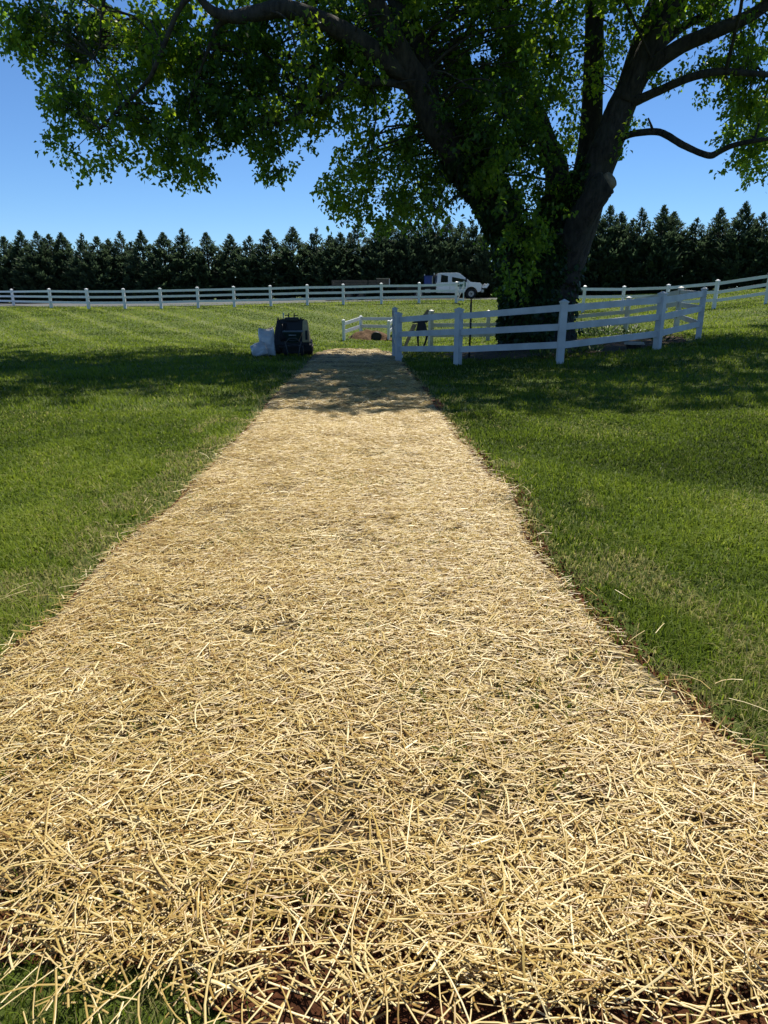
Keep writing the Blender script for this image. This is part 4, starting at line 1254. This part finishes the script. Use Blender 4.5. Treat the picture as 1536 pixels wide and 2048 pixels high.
# ------------------------------------------------------------------ truck
tk = np.array([at(967, 598, 57.7)[0], 57.7, 0]); tk[2] = h1(tk[0], tk[1] - 0.9)
tr = thing('pickup_truck', 'white extended cab flatbed work truck with a green door sign by the cypresses', 'truck', tk, 0)
# profile measured from the front bumper backwards (x negative), scale: 1 m
S_ = F_PX / 57.7
HW = 0.95
def truck_prof():
    lower = [(-0.25, 0.95), (-0.28, 0.62), (-0.20, 0.60), (-0.30, 0.52), (-0.45, 0.50)]
    return lower
b = MB()
cab = [(-3.95, 0.48), (-3.95, 1.22), (-3.93, 1.26), (-1.30, 1.30), (-0.42, 1.24), (-0.34, 1.12), (-0.34, 0.62), (-0.50, 0.55)]
arch = [(-0.62 - 0.52 + 0.52 * math.cos(a) - 0.0, 0.42 + 0.52 * math.sin(a)) for a in np.linspace(R(10), R(170), 9)]
cab += arch + [(-1.72, 0.46)]
b.prism(cab, -HW, HW)
body = b.build('body', M['truck_white'], tr, bevel=0.035)
b = MB()
roof = [(-3.90, 1.24), (-3.86, 1.86), (-3.70, 1.98), (-2.30, 2.0), (-2.10, 1.96), (-1.18, 1.28)]
n = len(roof)
va = [b.bm.verts.new((x, -HW + (0.10 if z > 1.5 else 0.0), z)) for x, z in roof]
vb_ = [b.bm.verts.new((x, HW - (0.10 if z > 1.5 else 0.0), z)) for x, z in roof]
b.bm.faces.new(va); b.bm.faces.new(vb_[::-1])
for i in range(n):
    j = (i + 1) % n
    b.bm.faces.new((va[j], va[i], vb_[i], vb_[j]))
b.build('cab', M['truck_white'], tr, bevel=0.04)
def win(name, quad, m, y0=-HW - 0.01, y1=-HW + 0.09, th=0.03):
    """side window: quad in XZ, leaning in with the cab side"""
    b = MB()
    f = lambda z: y0 + (y1 - y0) * min(max((z - 1.24) / 0.6, 0), 1)
    pts = [(x, f(z), z) for x, z in quad] + [(x, f(z) + th, z) for x, z in quad]
    n = len(quad)
    b.hull(pts, [tuple(range(n)), tuple(range(2 * n - 1, n - 1, -1))] + [(i, n + i, n + (i + 1) % n, (i + 1) % n) for i in range(n)])
    return b.build(name, m, tr)
win('window', [(-3.60, 1.28), (-3.02, 1.28), (-3.02, 1.84), (-3.56, 1.84)], M['glass'])
win('window', [(-2.70, 1.30), (-1.50, 1.30), (-1.95, 1.76), (-2.20, 1.84), (-2.70, 1.84)], M['glass'])
b = MB(); b.hull([(-2.08, -0.78, 1.935), (-2.08, 0.78, 1.935), (-1.24, 0.86, 1.31), (-1.24, -0.86, 1.31), (-2.04, -0.78, 1.965), (-2.04, 0.78, 1.965), (-1.20, 0.86, 1.34), (-1.20, -0.86, 1.34)],
                 [(0, 1, 2, 3), (7, 6, 5, 4), (0, 4, 5, 1), (1, 5, 6, 2), (2, 6, 7, 3), (3, 7, 4, 0)])
b.build('windscreen', M['glass'], tr)
for x0 in (-2.86, -1.42):
    MB().box((x0, -HW - 0.004, 0.86), (0.015, 0.012, 0.72)).build('door_seam', M['black_plastic'], tr)
MB().box((-2.60, -HW - 0.015, 1.12), (0.16, 0.03, 0.04)).build('door_handle', M['black_plastic'], tr)
MB().box((-1.98, -HW - 0.008, 1.10), (0.78, 0.012, 0.34)).build('door_sign', M['sign_green'], tr)
MB().box((-1.92, -HW - 0.008, 0.84), (0.62, 0.012, 0.12)).build('sign_strip', M['sign_grey'], tr)
b = MB(); b.tube([(-1.62, -HW - 0.02, 1.32), (-1.60, -HW - 0.16, 1.40)], 0.02, 6); b.box((-1.60, -HW - 0.20, 1.46), (0.10, 0.14, 0.26)); b.build('wing_mirror', M['black_plastic'], tr)
MB().box((-0.30, 0, 0.98), (0.05, 1.3, 0.34)).build('grille', M['black_plastic'], tr)
for y in (-0.78, 0.78):
    MB().box((-0.31, y, 1.03), (0.07, 0.24, 0.2)).build('headlight', M['pale_plastic'], tr, bevel=0.015)
MB().box((-0.24, 0, 0.62), (0.22, 1.9, 0.22)).build('bumper', M['steel'], tr, bevel=0.03)
b = MB()   # plough mount / guard ahead of the bumper
b.hull([(-0.22, -0.85, 0.86), (0.10, -0.85, 0.84), (0.30, -0.85, 1.12), (0.16, -0.85, 1.20), (-0.22, -0.75, 0.86), (0.10, -0.75, 0.84), (0.30, -0.75, 1.12), (0.16, -0.75, 1.20)],
       [(0, 1, 2, 3), (7, 6, 5, 4), (0, 4, 5, 1), (1, 5, 6, 2), (2, 6, 7, 3), (3, 7, 4, 0)])
b.tube([(0.2, -0.8, 1.1), (0.2, 0.8, 1.1)], 0.05, 8)
b.hull([(-0.22, 0.75, 0.86), (0.10, 0.75, 0.84), (0.30, 0.75, 1.12), (0.16, 0.75, 1.20), (-0.22, 0.85, 0.86), (0.10, 0.85, 0.84), (0.30, 0.85, 1.12), (0.16, 0.85, 1.20)],
       [(0, 1, 2, 3), (7, 6, 5, 4), (0, 4, 5, 1), (1, 5, 6, 2), (2, 6, 7, 3), (3, 7, 4, 0)])
b.build('front_guard', M['truck_white'], tr)
for x in (-1.14, -5.30):
    for y in (-0.84, 0.84):
        b = MB(); b.cyl((x, y, 0.40), 0.40, 0.24, 'Y', 24); w = b.build('wheel', M['rubber'], tr, bevel=0.03)
        sy = -1 if y < 0 else 1
        r_ = MB(); r_.cyl((x, y + sy * 0.10, 0.40), 0.23, 0.06, 'Y', 20); r_.build('rim', M['steel'], w, bevel=0.01)
        for k in range(6):
            a = k / 6 * 2 * math.pi
            MB().cyl((x + 0.13 * math.cos(a), y + sy * 0.135, 0.40 + 0.13 * math.sin(a)), 0.03, 0.01, 'Y', 8).build('hole', M['black_plastic'], w)
        MB().cyl((x, y + sy * 0.14, 0.40), 0.07, 0.04, 'Y', 12).build('hub', M['dark_metal'], w)
MB().box((-5.4, 0, 0.92), (2.9, 2.0, 0.10)).build('flatbed', M['dark_metal'], tr)
MB().box((-5.4, 0, 0.72), (3.4, 0.8, 0.26)).build('chassis', M['black_plastic'], tr)
b = MB()
for y in (-0.9, 0, 0.9): b.tube([(-4.05, y, 0.9), (-4.05, y, 1.9)], 0.025, 6)
b.tube([(-4.05, -0.9, 1.88), (-4.05, 0.9, 1.88)], 0.025, 6)
b.build('headache_rack', M['dark_metal'], tr)
MB().box((-4.12, -0.86, 1.90), (0.07, 0.07, 0.16)).build('work_light', M['pale_plastic'], tr)
MB().box((-5.55, -0.98, 0.66), (0.52, 0.06, 0.26)).build('mud_flap', M['truck_white'], tr) if False else MB().box((-4.62, -1.0, 0.62), (0.44, 0.10, 0.30)).build('side_tank', M['steel'], tr, bevel=0.02)
MB().box((-4.2, -0.98, 0.58), (0.14, 0.10, 0.14)).build('step', M['pale_plastic'], tr)
bx = thing('tool_box', 'blue metal box standing on the flatbed behind the truck cab', 'box', tk + np.array([-4.55, -0.3, 0.97]))
MB().box((0, 0, 0.38), (0.66, 0.8, 0.76)).build('case', M['blue_paint'], bx, bevel=0.03)
MB().box((0.0, 0, 0.78), (0.70, 0.84, 0.05)).build('lid', M['blue_paint'], bx, bevel=0.01)
MB().box((0.30, -0.41, 0.40), (0.05, 0.03, 0.72)).build('edge_strip', M['steel'], bx)
MB().box((-0.33, -0.35, 0.86), (0.06, 0.06, 0.10)).build('cap', M['pale_plastic'], bx)

# ------------------------------------------------------------------ trailer behind the truck
tl = np.array([at(722, 598, 58.2)[0], 58.2, 0]); tl[2] = h1(tl[0], tl[1] - 0.9)
tlr = thing('trailer', 'long low utility trailer with weathered board sides and tandem wheels', 'trailer', tl)
def tx(u): return at(u, 575, 57.2)[0] - tl[0]
MB().box((0.15, 0, 0.62), (tx(800) - tx(655), 2.0, 0.14)).build('deck', M['black_plastic'], tlr)
xa, xb, xc = tx(664), tx(753), tx(778)
zt = at(700, 560, 57.2)[2] - tl[2]
zb = zt - 0.42
for k, z in enumerate((zt - 0.10, zt - 0.31)):
    for (p, q) in ((xa, tx(683)), (tx(684), tx(735)), (tx(737), xb)):
        MB().box(((p + q) / 2, -1.0, z), (q - p - 0.02, 0.04, 0.19)).build('board', M['weathered_wood'], tlr)
for u in (664.8, 684, 711, 736):
    MB().box((tx(u), -0.96, (zt + 0.62) / 2), (0.06, 0.05, zt - 0.62)).build('stake', M['dark_metal'], tlr)
MB().box((xa, 0, zt - 0.2), (0.05, 2.0, 0.4)).build('tail_board', M['weathered_wood'], tlr)
for x in (tx(698), tx(722)):
    for y in (-1.0, 1.0):
        b = MB(); b.cyl((x, y, 0.33), 0.33, 0.2, 'Y', 20); w = b.build('wheel', M['rubber'], tlr, bevel=0.02)
        MB().cyl((x, y - 0.09 * (1 if y > 0 else 1), 0.33), 0.21, 0.05, 'Y', 16).build('rim', M['weathered_wood'], w)
b = MB(); b.tube([(tx(800), 0, 0.6), (tx(835), 0, 0.62)], 0.06, 6); b.tube([(tx(798), -0.8, 0.6), (tx(826), 0, 0.62)], 0.05, 6); b.tube([(tx(798), 0.8, 0.6), (tx(826), 0, 0.62)], 0.05, 6)
b.build('drawbar', M['dark_metal'], tlr)
for x in (tx(677), tx(694), tx(707), tx(720), tx(732), tx(748)):
    MB().box((x, -1.02, 0.66), (0.14, 0.03, 0.07)).build('marker', M['weathered_wood'], tlr)
cr = thing('crate', 'brown wooden crate with a pale end on the front of the trailer', 'crate', tl + np.array([(xb + xc) / 2, -0.4, zb]))
hz_ = zt - zb + 0.14
MB().box((0, 0, hz_ / 2), (xc - xb, 1.1, hz_)).build('box', M['weathered_wood'], cr, bevel=0.02)
MB().box(((xc - xb) / 2 + 0.03, 0, hz_ / 2 + 0.02), (0.06, 1.0, hz_ - 0.1)).build('end_panel', M['paper'], cr)
MB().box((0, -0.56, hz_ - 0.03), (xc - xb + 0.04, 0.03, 0.06)).build('top_trim', M['tan_wood'], cr)

# ------------------------------------------------------------------ cypress row
def cypress_meshes(seed):
    """unit-high tree: upswept plumes set round the stem, each a fan of narrow sprays"""
    rs = np.random.default_rng(seed)
    prof = lambda q: np.interp(q, [0, 0.12, 0.35, 0.55, 0.72, 0.86, 1.0], [0.20, 0.235, 0.215, 0.165, 0.100, 0.045, 0.0])
    V, F, T = [], [], []
    base = 0
    leaders = [(0.0, 0.0, 1.0)]
    if seed % 3 == 1: leaders.append((0.07 * math.cos(seed * 2), 0.05 * math.sin(seed * 2), 0.90))
    if seed % 4 == 0: leaders.append((0.10 * math.cos(seed * 3 + 1), 0.08 * math.sin(seed * 3 + 1), 0.84))
    npl = 330
    zs = rs.random(npl) ** 0.9
    for i in range(npl):
        z0 = zs[i] * 0.96
        lx, ly, lt = leaders[rs.integers(len(leaders))] if z0 > 0.55 else leaders[0]
        z0 = min(z0, lt - 0.03)
        a = rs.uniform(0, 2 * math.pi)
        R_ = float(prof(min(z0 + 0.02 + (1 - lt) * (0.9 if z0 > 0.55 else 0), 1.0))) * rs.uniform(0.84, 1.10)
        start = np.array([lx * min(1, max(0, (z0 - 0.4) / 0.3)), ly * min(1, max(0, (z0 - 0.4) / 0.3)), z0 - R_ * 0.25])
        o = np.array([math.cos(a), math.sin(a), 0])
        rise = 0.35 + 0.8 * z0
        tip = start + o * R_ + np.array([0, 0, R_ * rise + 0.012])
        nb = int(10 + 70 * R_)
        t = rs.uniform(0.25, 1.0, nb) ** 0.7
        c = start + (tip - start) * t[:, None] + np.array([0, 0, -0.25 * R_]) * (t * (1 - t))[:, None] * 2
        ax = (tip - start) / np.linalg.norm(tip - start)
        d = ax * 1.0 + np.array([0, 0, 0.35]) + rs.normal(0, 0.42, (nb, 3))
        Lb = (0.020 + 0.060 * (R_ / 0.22)) * (1.15 - 0.5 * t) * rs.uniform(0.6, 1.3, nb)
        c = c + rs.normal(0, 0.016 * (0.3 + R_ / 0.22), (nb, 3)) * (1.1 - 0.7 * t)[:, None]
        v, f = leaves(c, d, Lb, Lb * 0.34, rs.uniform(0, 0.25, nb), rs.uniform(-1.5, 1.5, nb))
        V.append(v); F.append(f + base); base += len(v)
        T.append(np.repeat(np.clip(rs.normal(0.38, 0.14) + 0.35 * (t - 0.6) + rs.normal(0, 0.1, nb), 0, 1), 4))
    for lx, ly, lt in leaders:
        nb = 44
        zz = lt - 0.13 * rs.random(nb)
        c = np.stack([lx + rs.normal(0, 0.004, nb), ly + rs.normal(0, 0.004, nb), zz - 0.03], 1)
        d = np.array([0, 0, 1.0]) + rs.normal(0, 0.28, (nb, 3))
        v, f = leaves(c, d, np.full(nb, 0.034), np.full(nb, 0.010), rs.uniform(0, .2, nb), rs.uniform(-1.5, 1.5, nb))
        V.append(v); F.append(f + base); base += len(v); T.append(np.full(4 * nb, 0.5))
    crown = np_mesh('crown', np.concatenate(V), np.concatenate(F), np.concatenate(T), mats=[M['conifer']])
    b = MB(); b.tube([(0, 0, -0.02), (0.003, 0, 0.4), (0, 0.002, 0.93)], [0.016, 0.011, 0.002], 7)
    bmesh.ops.recalc_face_normals(b.bm, faces=b.bm.faces[:])
    trunk = bpy.data.meshes.new('trunk'); b.bm.to_mesh(trunk); b.bm.free(); trunk.materials.append(M['bark'])
    return crown, trunk
VAR = [cypress_meshes(s) for s in range(1, 7)]
TOPS = [(-50, 470), (6, 474), (38, 462), (72, 464), (97, 470), (120, 466), (162, 468), (192, 474), (216, 479), (239, 464), (280, 462), (325, 466), (363, 458), (411, 466), (459, 470), (498, 473), (536, 461), (584, 455), (632, 456), (660, 472), (680, 466), (716, 442), (757, 448), (777, 441), (803, 443), (818, 440), (851, 434), (872, 437), (896, 436), (922, 444), (945, 440), (985, 430), (1030, 436), (1075, 430), (1120, 428), (1165, 432), (1200, 424), (1222, 411), (1245, 424), (1285, 416), (1330, 411), (1350, 424), (1396, 436), (1444, 416), (1494, 403), (1528, 425), (1580, 405), (1630, 412)]
POSTU = [28, 103, 178, 251, 323, 397, 469, 542, 615, 687, 763, 838, 912]
ORD = ['first', 'second', 'third', 'fourth', 'fifth', 'sixth', 'seventh', 'eighth', 'ninth', 'tenth', 'eleventh', 'twelfth', 'thirteenth', 'fourteenth', 'fifteenth', 'sixteenth', 'seventeenth', 'eighteenth', 'nineteenth', 'twentieth']
vis = [t for t in TOPS if 0 <= t[0] <= 1536]
def cyp_label(u, k):
    if u < 0: return 'dark cypress at the left end of the row, cut off by the picture edge'
    left = [t for t in vis if t[0] < 940]
    right = [t for t in vis if t[0] > 1190]
    if u > 1536:
        return 'dark cypress beyond the right picture edge, %s past the edge' % ('just' if u < 1600 else 'further')
    if u < 940:
        i = [t[0] for t in left].index(u)
        p = min(range(13), key=lambda q: abs(POSTU[q] - u))
        side = 'directly behind' if abs(POSTU[p] - u) < 9 else ('just left of' if u < POSTU[p] else 'just right of')
        if i < 20: return '%s cypress from the left, %s the %s far fence post' % (ORD[i], side, ORD[p])
        j = len(left) - 1 - i
        return 'dark cypress above the white truck and trailer, %s leftward from the tree trunk' % ORD[j]
    if u > 1190:
        i = [t[0] for t in right].index(u)
        return 'tall dark cypress right of the big trunk, %s counting rightward from the trunk' % ORD[i]
    mid = [t[0] for t in vis if 940 <= t[0] <= 1190]
    return 'dark cypress mostly hidden behind the big tree, %s of those from the left' % ORD[mid.index(u)]
for k, (u, v) in enumerate(TOPS):
    Y = float(np.interp(u, [-60, 500, 900, 1200, 1640], [66, 64.5, 63.5, 60, 54])) + random.uniform(-0.5, 0.9)
    top = at(u, v - 4, Y)
    gz = h1(top[0], Y)
    hgt = top[2] - gz
    root = thing('cypress_tree', cyp_label(u, k), 'tree', (top[0], Y, gz), random.uniform(0, 6.28), 'cypress trees in the boundary row')
    cm, tm = VAR[k % 6]
    wsc = random.uniform(0.98, 1.25) * 8.0
    a = link('crown', cm, root); a['kind'] = 'stuff'
    b = link('trunk', tm, root)
    for o in (a, b): o.scale = (wsc, wsc, hgt)
